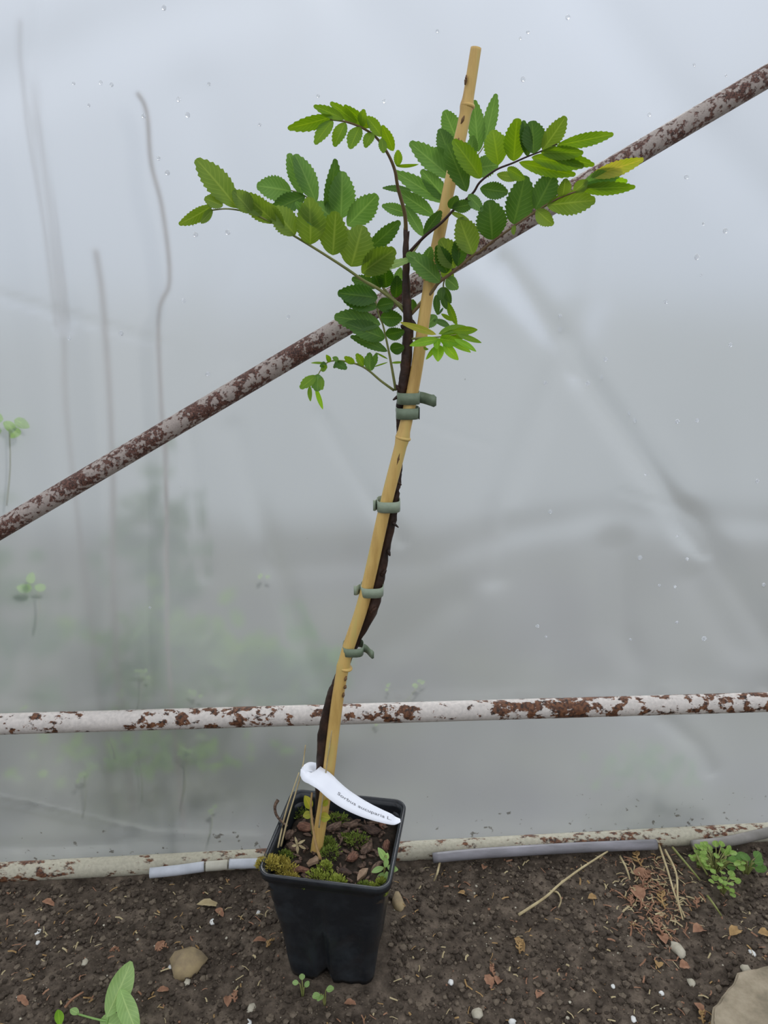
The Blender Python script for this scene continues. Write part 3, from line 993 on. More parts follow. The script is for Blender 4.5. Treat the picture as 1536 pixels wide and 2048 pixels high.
# H: low left leaf, big dark leaflets
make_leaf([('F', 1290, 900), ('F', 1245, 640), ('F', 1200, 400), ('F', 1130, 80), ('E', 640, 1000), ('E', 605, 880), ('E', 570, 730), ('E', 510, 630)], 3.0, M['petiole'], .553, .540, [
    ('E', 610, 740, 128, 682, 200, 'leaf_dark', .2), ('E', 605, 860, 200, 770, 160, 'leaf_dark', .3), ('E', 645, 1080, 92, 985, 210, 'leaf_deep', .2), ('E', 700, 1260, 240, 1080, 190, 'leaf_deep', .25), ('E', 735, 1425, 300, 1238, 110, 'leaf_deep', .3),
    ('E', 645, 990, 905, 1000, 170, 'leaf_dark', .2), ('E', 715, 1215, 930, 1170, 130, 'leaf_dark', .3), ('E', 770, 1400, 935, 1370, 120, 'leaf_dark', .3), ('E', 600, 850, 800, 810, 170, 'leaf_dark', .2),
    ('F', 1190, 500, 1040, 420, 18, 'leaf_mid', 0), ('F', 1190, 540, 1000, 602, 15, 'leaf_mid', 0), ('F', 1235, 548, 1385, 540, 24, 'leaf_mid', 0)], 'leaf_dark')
# I: curled young leaf far left low
make_leaf([('F', 1265, 900), ('F', 1100, 780), ('F', 960, 660), ('F', 850, 590), ('F', 720, 545), ('F', 560, 520), ('F', 430, 535), ('F', 350, 610), ('F', 290, 710)], 2.8, M['petiole'], .553, .528, [
    ('F', 965, 650, 955, 440, 110), ('F', 1000, 600, 1040, 440, 60), ('F', 880, 590, 790, 440, 80, 'leaf_mid'), ('F', 760, 560, 640, 470, 70, 'leaf_mid'), ('F', 510, 540, 650, 620, 90, 'leaf_dark'), ('F', 600, 530, 500, 610, 60, 'leaf_deep'), ('F', 560, 520, 480, 480, 50),
    ('F', 450, 540, 405, 455, 50, 'leaf_mid'), ('F', 400, 560, 218, 545, 24, 'leaf_mid'), ('F', 400, 560, 330, 590, 60, 'leaf_deep'), ('F', 330, 640, 400, 600, 60, 'leaf_mid'),
    ('F', 290, 690, 290, 900, 140, 'leaf_cool', .2), ('F', 270, 710, 80, 870, 100, 'leaf_mid', .4), ('F', 190, 840, 195, 1025, 46, 'leaf_mid', .3), ('F', 262, 850, 350, 1125, 46, 'leaf_bright', .4), ('F', 330, 720, 345, 880, 60, 'leaf_mid')], 'leaf_cool', teeth=6)
# D: leaf behind the cane, pointing up and back
make_leaf([('C', 380, 860), ('C', 550, 600), ('C', 690, 330), ('A', 860, 1420), ('A', 960, 1180), ('A', 1100, 960), ('A', 1260, 820), ('A', 1340, 700)], 2.6, M['petiole'], .566, .615, [
    ('A', 905, 1120, 412, 700, 200, None, .2), ('A', 870, 1420, 548, 1050, 160, None, .2), ('A', 830, 1440, 225, 1068, 150, None, .25), ('C', 685, 325, 265, 40, 150, None, .2), ('A', 400, 1290, 60, 1250, 66, 'leaf_deep', .3), ('C', 550, 590, 330, 225, 110, None, .4),
    ('C', 360, 310, 55, 205, 110, None, .3), ('A', 990, 650, 835, 285, 180, None, .2), ('A', 900, 880, 770, 520, 190, 'leaf_deep', .3), ('A', 1260, 790, 1205, 170, 170, None, .25), ('B', 60, 690, 198, 88, 132, None, .2), ('A', 900, 1000, 700, 760, 160, None, .2),
    ('A', 1190, 1000, 1490, 960, 190, None, .3), ('A', 1150, 900, 1190, 600, 120, 'leaf_cool', .3), ('A', 1240, 960, 1440, 850, 110, None, .3)], 'leaf_cool')
# E: dark petiole leaf up right
make_leaf([('C', 330, 850), ('C', 560, 605), ('C', 780, 425), ('C', 960, 240), ('C', 1180, 50), ('B', 0, 1180), ('B', 200, 1025), ('B', 420, 935), ('B', 600, 855), ('B', 780, 785), ('B', 985, 690)], 3.4, M['young_stem'], .552, .495, [
    ('A', 1290, 1130, 965, 670, 190, None, .3), ('A', 1110, 1300, 875, 730, 200, 'leaf_deep', .4), ('B', 235, 960, 170, 540, 230, None, .2), ('B', 430, 910, 470, 395, 230, None, .2), ('B', 610, 850, 560, 420, 120, 'leaf_deep', .3), ('B', 690, 815, 665, 420, 230, 'leaf_deep', .35),
    ('B', 800, 770, 1080, 370, 180, 'leaf_olive', .2), ('B', 985, 710, 1667, 575, 128, None, .2), ('B', 810, 785, 1425, 955, 120, None, .3), ('B', 780, 800, 1290, 800, 130, None, .3), ('B', 660, 860, 1290, 965, 150, None, .25), ('B', 500, 925, 1180, 1080, 130, None, .3),
    ('B', 350, 1000, 560, 1130, 110, None, .4), ('B', 215, 1080, 480, 1130, 90, 'leaf_olive', .3), ('B', 0, 1260, 335, 1310, 160, 'leaf_deep', .2), ('C', 930, 230, 1180, 180, 120, 'leaf_deep', .3), ('C', 900, 280, 1120, 375, 50, 'leaf_olive', .2), ('C', 560, 570, 770, 285, 120, 'leaf_deep', .2),
    ('C', 1130, 60, 1300, 250, 110, 'leaf_cool', .3), ('C', 900, 240, 980, 80, 110, 'leaf_deep', .3)], 'leaf_mid')
# F: lower right long leaf along the brace
make_leaf([('E', 1030, 960), ('E', 1300, 670), ('C', 750, 1190), ('C', 960, 1030), ('C', 1200, 830), ('D', 0, 975), ('D', 120, 880), ('D', 320, 735), ('D', 560, 575), ('D', 740, 470), ('D', 960, 385), ('D', 1120, 335)], 3.6, M['petiole_red'], .552, .500, [
    ('C', 775, 1180, 380, 830, 190, 'leaf_cool', .3), ('C', 955, 1000, 780, 650, 240, 'leaf_olive', .2), ('C', 1190, 825, 1020, 385, 250, 'leaf_olive', .2), ('D', 118, 862, 90, 510, 225, 'leaf_deep', .2), ('D', 322, 712, 430, 275, 215, 'leaf_deep', .25), ('D', 530, 570, 700, 245, 180, 'leaf_deep', .3),
    ('D', 790, 450, 820, 290, 100, 'leaf_olive', .3), ('D', 540, 575, 690, 708, 110, 'leaf_olive', .3), ('D', 640, 530, 1078, 485, 165, 'leaf_olive', .2), ('D', 960, 375, 1458, 358, 95, 'leaf_mid', .3), ('D', 990, 320, 1345, 210, 130, 'leaf_cool', .3), ('D', 1000, 330, 1390, 300, 90, 'leaf_bright', .2),
    ('D', 1060, 250, 1540, 100, 105, 'leaf_yellow', .3), ('D', 325, 720, 330, 810, 40), ('C', 1000, 980, 1010, 630, 150, 'leaf_dark', .3), ('C', 860, 1060, 740, 740, 170, 'leaf_dark', .3), ('D', 900, 400, 1020, 300, 90, 'leaf_olive', .3), ('C', 560, 1000, 640, 740, 120, 'leaf_cool', .4)], 'leaf_olive')
# J: small bright fan in front
make_leaf([('G', 160, 1010), ('G', 380, 985), ('G', 560, 980), ('G', 760, 960), ('G', 960, 930)], 2.4, M['petiole'], .549, .520, [
    ('G', 620, 930, 40, 735, 90, 'leaf_yellow', .2), ('G', 670, 1010, 205, 1100, 115, None, .2), ('G', 640, 1100, 458, 1340, 62), ('G', 655, 1110, 648, 1365, 155, None, .1), ('G', 740, 1070, 975, 1345, 130, None, .2), ('G', 830, 1040, 1185, 1220, 95), ('G', 930, 1010, 1275, 1190, 80),
    ('G', 980, 930, 1362, 1060, 72, 'leaf_mid'), ('G', 900, 870, 1295, 850, 110, 'leaf_mid', .2), ('G', 680, 1000, 1000, 1060, 150), ('G', 660, 920, 1120, 800, 110, 'leaf_mid'), ('G', 700, 950, 1140, 930, 150, 'leaf_mid', .2), ('G', 640, 990, 640, 1170, 100), ('G', 400, 1150, 475, 1180, 40, 'leaf_mid')], 'leaf_bright', teeth=0)
# K: hanging leaf behind right of the cane
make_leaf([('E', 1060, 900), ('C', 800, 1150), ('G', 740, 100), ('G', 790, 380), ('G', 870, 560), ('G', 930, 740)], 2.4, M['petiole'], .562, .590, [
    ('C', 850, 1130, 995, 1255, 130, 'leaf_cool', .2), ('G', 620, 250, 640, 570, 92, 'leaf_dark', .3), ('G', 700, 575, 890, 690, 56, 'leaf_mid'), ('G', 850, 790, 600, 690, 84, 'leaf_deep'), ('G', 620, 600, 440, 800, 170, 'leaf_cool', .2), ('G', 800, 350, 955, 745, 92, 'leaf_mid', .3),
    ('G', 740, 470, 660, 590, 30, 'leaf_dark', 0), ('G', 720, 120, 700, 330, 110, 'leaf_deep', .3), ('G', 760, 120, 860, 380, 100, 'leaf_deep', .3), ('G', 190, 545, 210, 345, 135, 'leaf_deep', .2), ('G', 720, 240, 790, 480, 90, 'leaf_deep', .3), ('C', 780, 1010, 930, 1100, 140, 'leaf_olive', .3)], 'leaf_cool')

# ------------------------------------------------------------------ ties
def tie(center, tail, w, mat, label, wrapdir=1, zig=False):
    """strip of tape looped round cane and stem; tail sticks out"""
    c = SP(*center)
    t = SP(*tail, -.002)
    hw = pxr(c, w / 2)
    rx = .0085
    cx = c + Vector((0, .0035, 0))
    pts = []
    s = 1 if t.x > c.x else -1
    # loop round the back then over the front
    for i in range(19):
        th = math.pi * (.5 * 0) + 2 * math.pi * i / 18
        ct, st_ = math.cos(th), math.sin(th)
        pts.append(cx + Vector((s * math.copysign(abs(ct) ** .6, ct) * rx, math.copysign(abs(st_) ** .6, st_) * .0095, 0)))
    end = pts[-1]
    for i in range(1, 7):
        f_ = i / 6
        q = end.lerp(t, f_)
        q.y += .0012 * math.sin(f_ * 7)
        pts.append(q)
    vs, fs = [], []
    k = len(pts)
    for i, p in enumerate(pts):
        slope = 0
        for sgn in (-1, 1):
            z = hw * sgn
            if zig and i >= k - 2: z *= (1.1 if i % 2 else .75)
            vs.append(p + Vector((0, 0, z)))
    for i in range(k - 1):
        fs.append((2 * i, 2 * i + 2, 2 * i + 3, 2 * i + 1))
    me = mesh('tie_tape', vs, fs)
    o = link('tie_tape', me, mat)
    sm = o.modifiers.new('thickness', 'SOLIDIFY'); sm.thickness = .0005
    return setp(o, label, 'tape')


tie((817, 796), (873, 803), 23, M['tape'], 'topmost dark green tape tie with a long ragged tail', zig=True)
tie((815, 826), (838, 827), 22, M['tape'], 'dark green tape tie directly below the topmost one', zig=True)
tie((777, 1011), (747, 1011), 22, M['tape_light'], 'pale green tape tie halfway up the cane', zig=False)
tie((744, 1181), (708, 1181), 20, M['tape_light'], 'wider pale green tape tie over the thick knot of the stem', zig=False)
tie((706, 1300), (748, 1311), 18, M['tape'], 'lowest dark green tape tie with a short drooping tail', zig=True)

# ------------------------------------------------------------------ label ribbon
lab_mid = [(622, 1560, 2, 0), (625, 1535, 40, .006), (640, 1548, 36, -.008), (655, 1567, 36, -.012), (672, 1585, 36, -.014), (695, 1601, 32, -.014), (720, 1616, 28, -.012), (745, 1627, 24, -.010), (770, 1635, 20, -.008), (790, 1639, 14, -.006), (803, 1640, 2, -.006)]
# centreline, with the strip standing on edge across the view
ctr, hwid = [], []
# loop part around stem and cane
base = SP(640, 1556, .004)
for (a, c, w, dy) in [(655, 1552, 26, .012), (640, 1544, 30, .014), (626, 1542, 38, .008), (622, 1546, 44, -.002), (632, 1552, 42, -.009), (648, 1562, 42, -.013), (665, 1578, 41, -.016),
                      (685, 1594, 39, -.018), (708, 1608, 36, -.019), (732, 1620, 32, -.019), (757, 1630, 27, -.018), (780, 1638, 22, -.017), (790, 1641, 17, -.016), (801, 1641, 6, -.015)]:
    ctr.append(SP(a, c, dy)); hwid.append(pxr(SP(a, c, dy), w / 2))
C2, H2 = catmull(ctr, hwid, 6)


def ribbon_frame():
    out = []
    for i in range(len(C2)):
        t = (C2[min(i + 1, len(C2) - 1)] - C2[max(i - 1, 0)]).normalized()
        v = (C2[i] - CO).normalized()
        wv = t.cross(v).normalized()
        if wv.z < 0: wv = -wv
        # lean the strip back a little so it catches the sky
        n_ = t.cross(wv).normalized()
        if n_.dot(v) > 0: n_ = -n_
        wv2 = (wv * .92 - n_ * .38).normalized()
        out.append((t, wv2, n_))
    return out


FR = ribbon_frame()
vs, fs = [], []
for p, h, (t, w, n_) in zip(C2, H2, FR):
    for s in (-1, -.5, 0, .5, 1):
        vs.append(p + w * h * s)
for i in range(len(C2) - 1):
    for j in range(4):
        fs.append((i * 5 + j, i * 5 + j + 1, i * 5 + j + 6, i * 5 + j + 5))
lab = link('plant_label', mesh('plant_label', vs, fs), M['paper'])
sm = lab.modifiers.new('thickness', 'SOLIDIFY'); sm.thickness = .0003; sm.offset = 0
setp(lab, 'white paper ribbon label looped round the stem base, printed with a plant name', 'label')
# lettering bent along the strip
fc = bpy.data.curves.new('printed_name', 'FONT')
fc.body = 'Sorbus aucuparia L.'
fc.size = 1.0
fc.resolution_u = 3
fo = bpy.data.objects.new('printed_name', fc)
COL.objects.link(fo)
dg = bpy.context.evaluated_depsgraph_get()
tm = bpy.data.meshes.new_from_object(fo.evaluated_get(dg))
bpy.data.objects.remove(fo)
arc = [0]
for i in range(1, len(C2)): arc.append(arc[-1] + (C2[i] - C2[i - 1]).length)


def near_arc(x, y):
    best = min(range(len(C2)), key=lambda i: (C2[i] - SP(x, y, -.017)).length if i > 24 else 9)
    return arc[best]


s0, s1 = near_arc(674, 1588), near_arc(782, 1638)
xm = max(v.co.x for v in tm.vertices); 
sc = (s1 - s0) / xm
for v in tm.vertices:
    s = s0 + v.co.x * sc
    i = max(k for k in range(len(arc)) if arc[k] <= s)
    i = min(i, len(C2) - 2)
    f_ = (s - arc[i]) / (arc[i + 1] - arc[i])
    p = C2[i].lerp(C2[i + 1], f_)
    h = H2[i] * (1 - f_) + H2[i + 1] * f_
    t, w, n_ = FR[i]
    nn = t.cross(w).normalized()
    if nn.dot((p - CO)) > 0: nn = -nn
    v.co = p + w * ((v.co.y - .25) * .0034) + nn * .0004
tm.name = 'printed_text'
link('printed_text', tm, M['ink'], lab, smooth=False)

# ------------------------------------------------------------------ dry stems and small plants in the pot
def stemobj(name, pts, mat, label, cat, r=1.6, group=None, sub=5):
    P = [Vector(p) for p in pts]
    rs = [pxr(p, r * (1 - .4 * i / (len(P) - 1))) for i, p in enumerate(P)]
    return setp(tube(name, P, rs, mat, seg=6, sub=sub), label, cat, group)


stemobj('dry_straw', [PY(562, 1692, .515), PY(575, 1640, .52), (PY(590, 1590, .53)), PY(604, 1540, .54), PY(611, 1490, .55)], M['straw'], 'tallest thin straw stalk rising at the left of the pot', 'stalk', 2.0)
stemobj('dry_straw', [PY(556, 1695, .512), PY(570, 1630, .518), (PY(586, 1580, .525)), PY(598, 1545, .53)], M['straw'], 'shorter straw stalk beside the tallest stalk', 'stalk', 2.0)
stemobj('dry_straw', [PY(641, 1718, .505), PY(632, 1690, .508), PY(625, 1650, .515), PY(622, 1612, .520), PY(624, 1585, .524)], M['ochre_litter'], 'thin orange brown shoot in front of the cane foot', 'stalk', 3.2)
stemobj('dry_straw', [PY(638, 1655, .524), PY(645, 1600, .526), PY(655, 1520, .529), PY(664, 1460, .532)], M['straw'], 'thin split sliver between stem and cane', 'stalk', 1.8)
stemobj('bark_curl', [PY(556, 1600, .555), PY(550, 1612, .553), PY(552, 1628, .550), PY(562, 1642, .546), PY(575, 1652, .542)], M['chip'], 'dark curled bark strip at the left edge of the pot', 'bark strip', 3.5)


def plant(name, root, stems, leaves, smat, lmat, label, cat, teeth=0):
    """stems: lists of points; leaves: (P0, P1, half width m, roll)"""
    e_ = empty(name, root)
    setp(e_, label, cat)
    for st in stems:
        tube('stalk', st, [pxr(Vector(p), 2.2 - i * .5 / len(st)) for i, p in enumerate(st)], smat, e_, seg=6, sub=4)
    for (a, c, hw, roll) in leaves:
        blade_obj('leaf', a, c, hw, lmat, e_, roll=roll, teeth=teeth, fold=.2, droop=.05, shape=.95)
    return e_


u, v = pot_uv(768, 1748)
r_ = potw(u, v)
plant('weed_seedling', r_, [[r_, PY(770, 1730, r_.y), PY(772, 1712, r_.y - .001)]],
      [(PY(772, 1722, r_.y), PY(757, 1696, r_.y), pxr(r_, 7), .2), (PY(772, 1720, r_.y), PY(775, 1706, r_.y), pxr(r_, 5), 0), (PY(774, 1733, r_.y), PY(796, 1740, r_.y - .003), pxr(r_, 7), .3), (PY(768, 1735, r_.y), PY(743, 1744, r_.y - .003), pxr(r_, 6), .3),
       (PY(774, 1742, r_.y - .003), PY(776, 1768, r_.y - .007), pxr(r_, 6.5), .2), (PY(772, 1735, r_.y - .002), PY(771, 1715, r_.y - .002), pxr(r_, 6), .5), (PY(770, 1745, r_.y), PY(752, 1760, r_.y - .003), pxr(r_, 5), .3)],
      M['petiole'], M['leaf_pale'], 'fresh light green weed seedling at the right front of the pot', 'seedling')
r_ = potw(*pot_uv(625, 1660))
plant('weed_seedling', r_, [[r_, PY(622, 1640, r_.y), PY(620, 1615, r_.y)]],
      [(PY(622, 1618, r_.y), PY(610, 1592, r_.y), pxr(r_, 9), .2), (PY(624, 1628, r_.y), PY(606, 1632, r_.y - .002), pxr(r_, 8), .2), (PY(640, 1632, .527), PY(660, 1636, .524), pxr(r_, 9), .2), (PY(645, 1612, .527), PY(655, 1600, .527), pxr(r_, 6), .3)],
      M['petiole'], M['leaf_yellow'], 'pale yellowish seedling with round leaves behind the cane foot', 'seedling')
r_ = potw(*pot_uv(595, 1700))
plant('weed_seedling', r_, [[r_, PY(594, 1690, r_.y), PY(592, 1680, r_.y)]],
      [(PY(595, 1690, r_.y), PY(583, 1692, r_.y), pxr(r_, 2.5), 0), (PY(595, 1688, r_.y), PY(610, 1680, r_.y), pxr(r_, 2.5), 0), (PY(595, 1690, r_.y), PY(595, 1706, r_.y - .003), pxr(r_, 3), 0), (PY(595, 1690, r_.y), PY(590, 1674, r_.y), pxr(r_, 2.5), 0), (PY(597, 1690, r_.y), PY(612, 1698, r_.y), pxr(r_, 2.5), 0)],
      M['straw'], M['straw'], 'dead straw coloured little star shaped plant left of the cane foot', 'dead plant')

# ------------------------------------------------------------------ plants on the earth
def G(a, c, z=.0): return PZ(a, c, z)


r_ = G(215, 2075)
plant('cabbage_seedling', r_, [[r_, G(213, 2050, .012), G(222, 2020, .020)], [G(240, 2045, .012), G(200, 2040, .014), G(155, 2028, .010)], [G(268, 2075, .002), G(262, 2040, .012), G(244, 1975, .028)]],
      [(G(213, 2035, .022), G(264, 1922, .040), pxr(r_, 24), .2), (G(240, 1978, .032), G(275, 2070, .022), pxr(r_, 19), .2), (G(158, 2028, .010), G(140, 2018, .011), pxr(r_, 7), .2), (G(200, 2040, .012), G(262, 2062, .014), pxr(r_, 22), .3)],
      M['leaf_pale'], M['leaf_pale'], 'pale green smooth leaved seedling at the bottom left corner', 'seedling')
r_ = G(118, 2060)
plant('weed_seedling', r_, [[r_, G(120, 2048, .006)]], [(G(120, 2052, .006), G(116, 2018, .010), pxr(r_, 9), .2)], M['leaf_bright'], M['leaf_bright'], 'tiny yellow green shoot left of the pale seedling', 'seedling')
stemobj('dry_straw', [G(130, 2015, .004), G(145, 1998, .008), G(167, 1984, .012)], M['rust_litter'], 'short pinkish stalk above the pale seedling', 'stalk', 3)


def weed_clump(name, cx, cy, n_, spread, lw, label, mat, seedv):
    rnd = random.Random(seedv)
    r0 = G(cx, cy)
    e_ = empty(name, r0)
    setp(e_, label, 'weed')
    for k in range(n_):
        th = rnd.uniform(0, 2 * math.pi)
        R = spread * math.sqrt(rnd.random())
        q = r0 + Vector((math.cos(th) * R, math.sin(th) * R * .8, rnd.uniform(.006, .018)))
        tube('stalk', [r0 + Vector((math.cos(th) * R * .2, math.sin(th) * R * .2, .0)), r0.lerp(q, .6) + Vector((0, 0, .004)), q], [.0006, .0005, .0004], M['petiole'], e_, seg=5, sub=3)
        d = Vector((math.cos(th), math.sin(th), rnd.uniform(-.1, .5))).normalized() * lw * 2.1
        blade_obj('leaf', q, q + d, lw * rnd.uniform(.8, 1.1), mat, e_, roll=rnd.uniform(-.5, .5), teeth=5, fold=.15, droop=.03, shape=.9, view=Vector((0, .4, -1)))
    return e_


weed_clump('lobed_weed', 1430, 1740, 42, .021, .0034, 'yellow green lobed weed clump under the lower rail at the right', M['weed'], 5)
weed_clump('lobed_weed', 1445, 1785, 14, .010, .0030, 'small yellowish weed tuft just below the larger clump', M['weed'], 6)
weed_clump('lobed_weed', 1492, 1748, 16, .014, .0042, 'deeper green round leaved weed at the far right by the rail', M['leaf_cool'], 8)
weed_clump('lobed_weed', 1398, 1735, 6, .008, .0026, 'tiny pale weed left of the green clump', M['weed'], 9)
weed_clump('tiny_weed', 650, 2010, 3, .006, .0032, 'tiny pale weed in front of the pot foot', M['leaf_pale'], 10)
weed_clump('tiny_weed', 606, 1993, 3, .004, .0026, 'tiny pale weed left below the pot corner', M['leaf_pale'], 12)

# straw stalks on the right
stemobj('dry_straw', [G(1037, 1830, .004), G(1090, 1795, .009), G(1120, 1768, .014), G(1165, 1735, .016), G(1215, 1703, .010)], M['straw'], 'long straw stalk lying slanted on the earth right of the pot', 'stalk', 3.0)
stemobj('dry_straw', [G(1100, 1782, .006), G(1115, 1785, .012), G(1122, 1800, .008), G(1117, 1815, .003)], M['straw'], 'short hooked side shoot by the long straw stalk', 'stalk', 2.2)
for k, (pts, lab) in enumerate([
        ([(1318, 1690), (1335, 1740), (1350, 1790), (1370, 1835)], 'bent dry grass stalk left of the weeds, leftmost of the bundle'),
        ([(1330, 1700), (1352, 1745), (1356, 1800), (1366, 1840)], 'dry grass stalk second in the bundle left of the weeds'),
        ([(1345, 1695), (1375, 1730), (1400, 1760)], 'greenish grass stalk leaning towards the green weeds'),
        ([(1385, 1688), (1398, 1720), (1415, 1750)], 'thin green grass stalk above the green weed clump'),
        ([(1402, 1690), (1414, 1712), (1425, 1730)], 'thin yellowish grass stalk beside the rail at the right'),
        ([(1456, 1690), (1452, 1712), (1446, 1730)], 'short grass stalk between the two weed clumps'),
        ([(1415, 1792), (1430, 1812), (1443, 1832)], 'dry stalk under the yellowish weed tuft'),
        ([(1240, 1713), (1252, 1735), (1260, 1760)], 'short straw left of the rusty litter patch'),
        ([(880, 1722), (875, 1745), (868, 1762)], 'thin pale root hanging below the grey strip')]):
    P = [G(a, c, .012 - .009 * abs(2 * i / (len(pts) - 1) - 1)) for i, (a, c) in enumerate(pts)]
    stemobj('dry_straw', P, M['petiole'] if 'green' in lab or 'yellow' in lab else M['straw'], lab, 'stalk', 2.6)


def on_ground(name, me, mat, a, c, rz, label, cat, lift, group=None, smooth=True, tilt=.2):
    p = G(a, c)
    o = link(name, me, mat, smooth=smooth)
    o.location = (p.x, p.y, ground_h(p.x, p.y) + lift)
    o.rotation_euler = (random.uniform(-tilt, tilt), random.uniform(-tilt, tilt), rz)
    return setp(o, label, cat, group)


# stones
for k, (a, c, rx, ry, mt, lab) in enumerate([
        (375, 1922, 36, 24, 'tan_stone', 'large tan half buried stone on the earth left of the pot'),
        (797, 1806, 12, 17, 'tan_stone', 'brownish stone touching the right side of the pot'),
        (955, 2020, 12, 9, 'stone', 'cream pebble on the earth right below the pot'),
        (1356, 1893, 11, 15, 'stone', 'long cream stone under the dry grass bundle'),
        (75, 1862, 5, 6, 'white_stone', 'white pebble on the earth near the left edge'),
        (75, 1881, 4, 3.5, 'white_stone', 'smaller white pebble below another near the left edge'),
        (424, 1837, 6, 5.5, 'white_stone', 'bright white pebble left of the pot'),
        (170, 1925, 6, 6, 'stone', 'cream pebble above the pale seedling'),
        (374, 1958, 7, 6, 'stone', 'cream pebble below the large tan stone'),
        (340, 1928, 5, 5, 'white_stone', 'white pebble at the left of the large tan stone'),
        (502, 2010, 9, 8, 'stone', 'pale round pebble left of the pot foot'),
        (497, 2040, 6, 6, 'white_stone', 'white pebble at the bottom edge left of the pot'),
        (516, 1820, 4, 4, 'white_stone', 'small white pebble close to the left side of the pot'),
        (902, 1957, 6, 5, 'white_stone', 'white pebble right of the pot foot'),
        (1025, 2040, 8, 6, 'white_stone', 'white pebble at the bottom edge, middle of the picture'),
        (1267, 2036, 6, 6, 'white_stone', 'white pebble near the concrete slab at the bottom'),
        (1226, 1972, 4, 4, 'white_stone', 'small white pebble on bare earth at the right'),
        (1505, 1908, 6, 7, 'white_stone', 'whitish pebble above the concrete slab'),
        (1324, 1980, 6, 4, 'white_stone', 'flat white pebble left of the concrete slab'),
        (1383, 1963, 8, 8, 'stone', 'grey pebble close to the concrete slab edge'),
        (1130, 1830, 4, 3, 'white_stone', 'tiny white pebble below the long straw stalk'),
        (1490, 1940, 10, 7, 'stone', 'light stone resting against the top of the concrete slab')]):
    p = G(a, c)
    X_, Y_ = pxr(p, rx), pxr(p, ry) * 1.35
    H_ = min(X_, Y_) * .7
    on_ground('pebble' if rx < 20 else 'stone', lump(X_, Y_, H_, k + 40, 2, .45), M[mt], a, c, random.uniform(-.3, .3), lab, 'stone', H_ * .35)

# dry leaves and flakes
flakes = [(1185, 426 + 1374, 12, 6, 'ochre_litter', 20, 'tan flake right of the long straw stalk'), (925, 1783, 10, 5, 'ochre_litter', -20, 'small tan flake below the grey strip'),
          (968, 1735, 8, 5, 'rust_litter', 70, 'rusty flake right under the grey strip'), (415, 1802, 22, 7, 'straw', 8, 'pale narrow dry leaf left of the pot'), (438, 1818, 12, 6, 'rust_litter', -40, 'rusty curled leaf piece left of the pot'),
          (320, 1888, 14, 6, 'rust_litter', 60, 'red brown leaf piece above the tan stone'), (95, 1800, 14, 6, 'rust_litter', -15, 'red brown bark flake near the left rail end'), (325, 1975, 12, 5, 'rust_litter', 5, 'red brown flake below the tan stone'),
          (45, 2000, 16, 6, 'rust_litter', -30, 'brown husk at the left edge'), (1370, 1928, 11, 9, 'rust_litter', 10, 'rusty square leaf piece above the slab'), (1318, 1925, 11, 7, 'ochre_litter', 70, 'orange flake in the earth at the right'),
          (1470, 1868, 17, 9, 'ochre_litter', 30, 'orange brown dry leaf at the right'), (1528, 1872, 12, 9, 'ochre_litter', -20, 'orange dry leaf at the right edge'), (1400, 1860, 20, 10, 'rust_litter', 25, 'dull pink brown curled leaf under the weeds'),
          (1325, 1870, 9, 17, 'rust_litter', 5, 'rusty upright husk under the grass bundle'), (978, 1960, 8, 16, 'rust_litter', 10, 'rusty split husk right of the pot foot'), (998, 1955, 8, 12, 'rust_litter', -20, 'rusty husk half right of another husk'),
          (1080, 1990, 14, 7, 'rust_litter', 50, 'tan husk near the bottom, right of the cream pebble'), (1400, 2012, 14, 7, 'rust_litter', -60, 'orange brown husk beside the slab'), (1285, 1745, 22, 9, 'rust_litter', -10, 'flat rusty leaf of the litter patch under the rail'),
          (1275, 1785, 12, 20, 'rust_litter', 10, 'rusty leaf piece in the middle of the litter patch'), (455, 1995, 7, 16, 'rust_litter', 10, 'thin tan husk left of the pot foot'), (700, 2010, 12, 6, 'rust_litter', 0, 'reddish flake in front of the pot'),
          (520, 1885, 14, 6, 'rust_litter', 10, 'rusty flake beside the left side of the pot'), (1040, 1885, 7, 18, 'ochre_litter', 20, 'yellow brown split sheath right of the pot')]
for k, (a, c, w, h, mt, ang, lab) in enumerate(flakes):
    p = G(a, c)
    hx, hy = pxr(p, max(w, h)), pxr(p, min(w, h)) * 1.2
    ang2 = rad(ang) + (math.pi / 2 if h > w else 0)
    v_, f_, uv = blade(Vector((-hx, 0, 0)), Vector((hx, 0, 0)), hy, roll=0, teeth=3, fold=.5, droop=.12, view=Vector((0, 0, -1)))
    on_ground('dry_leaf', mesh('dry_leaf', v_, f_), M[mt], a, c, ang2, lab, 'dry leaf', .0022, smooth=True)

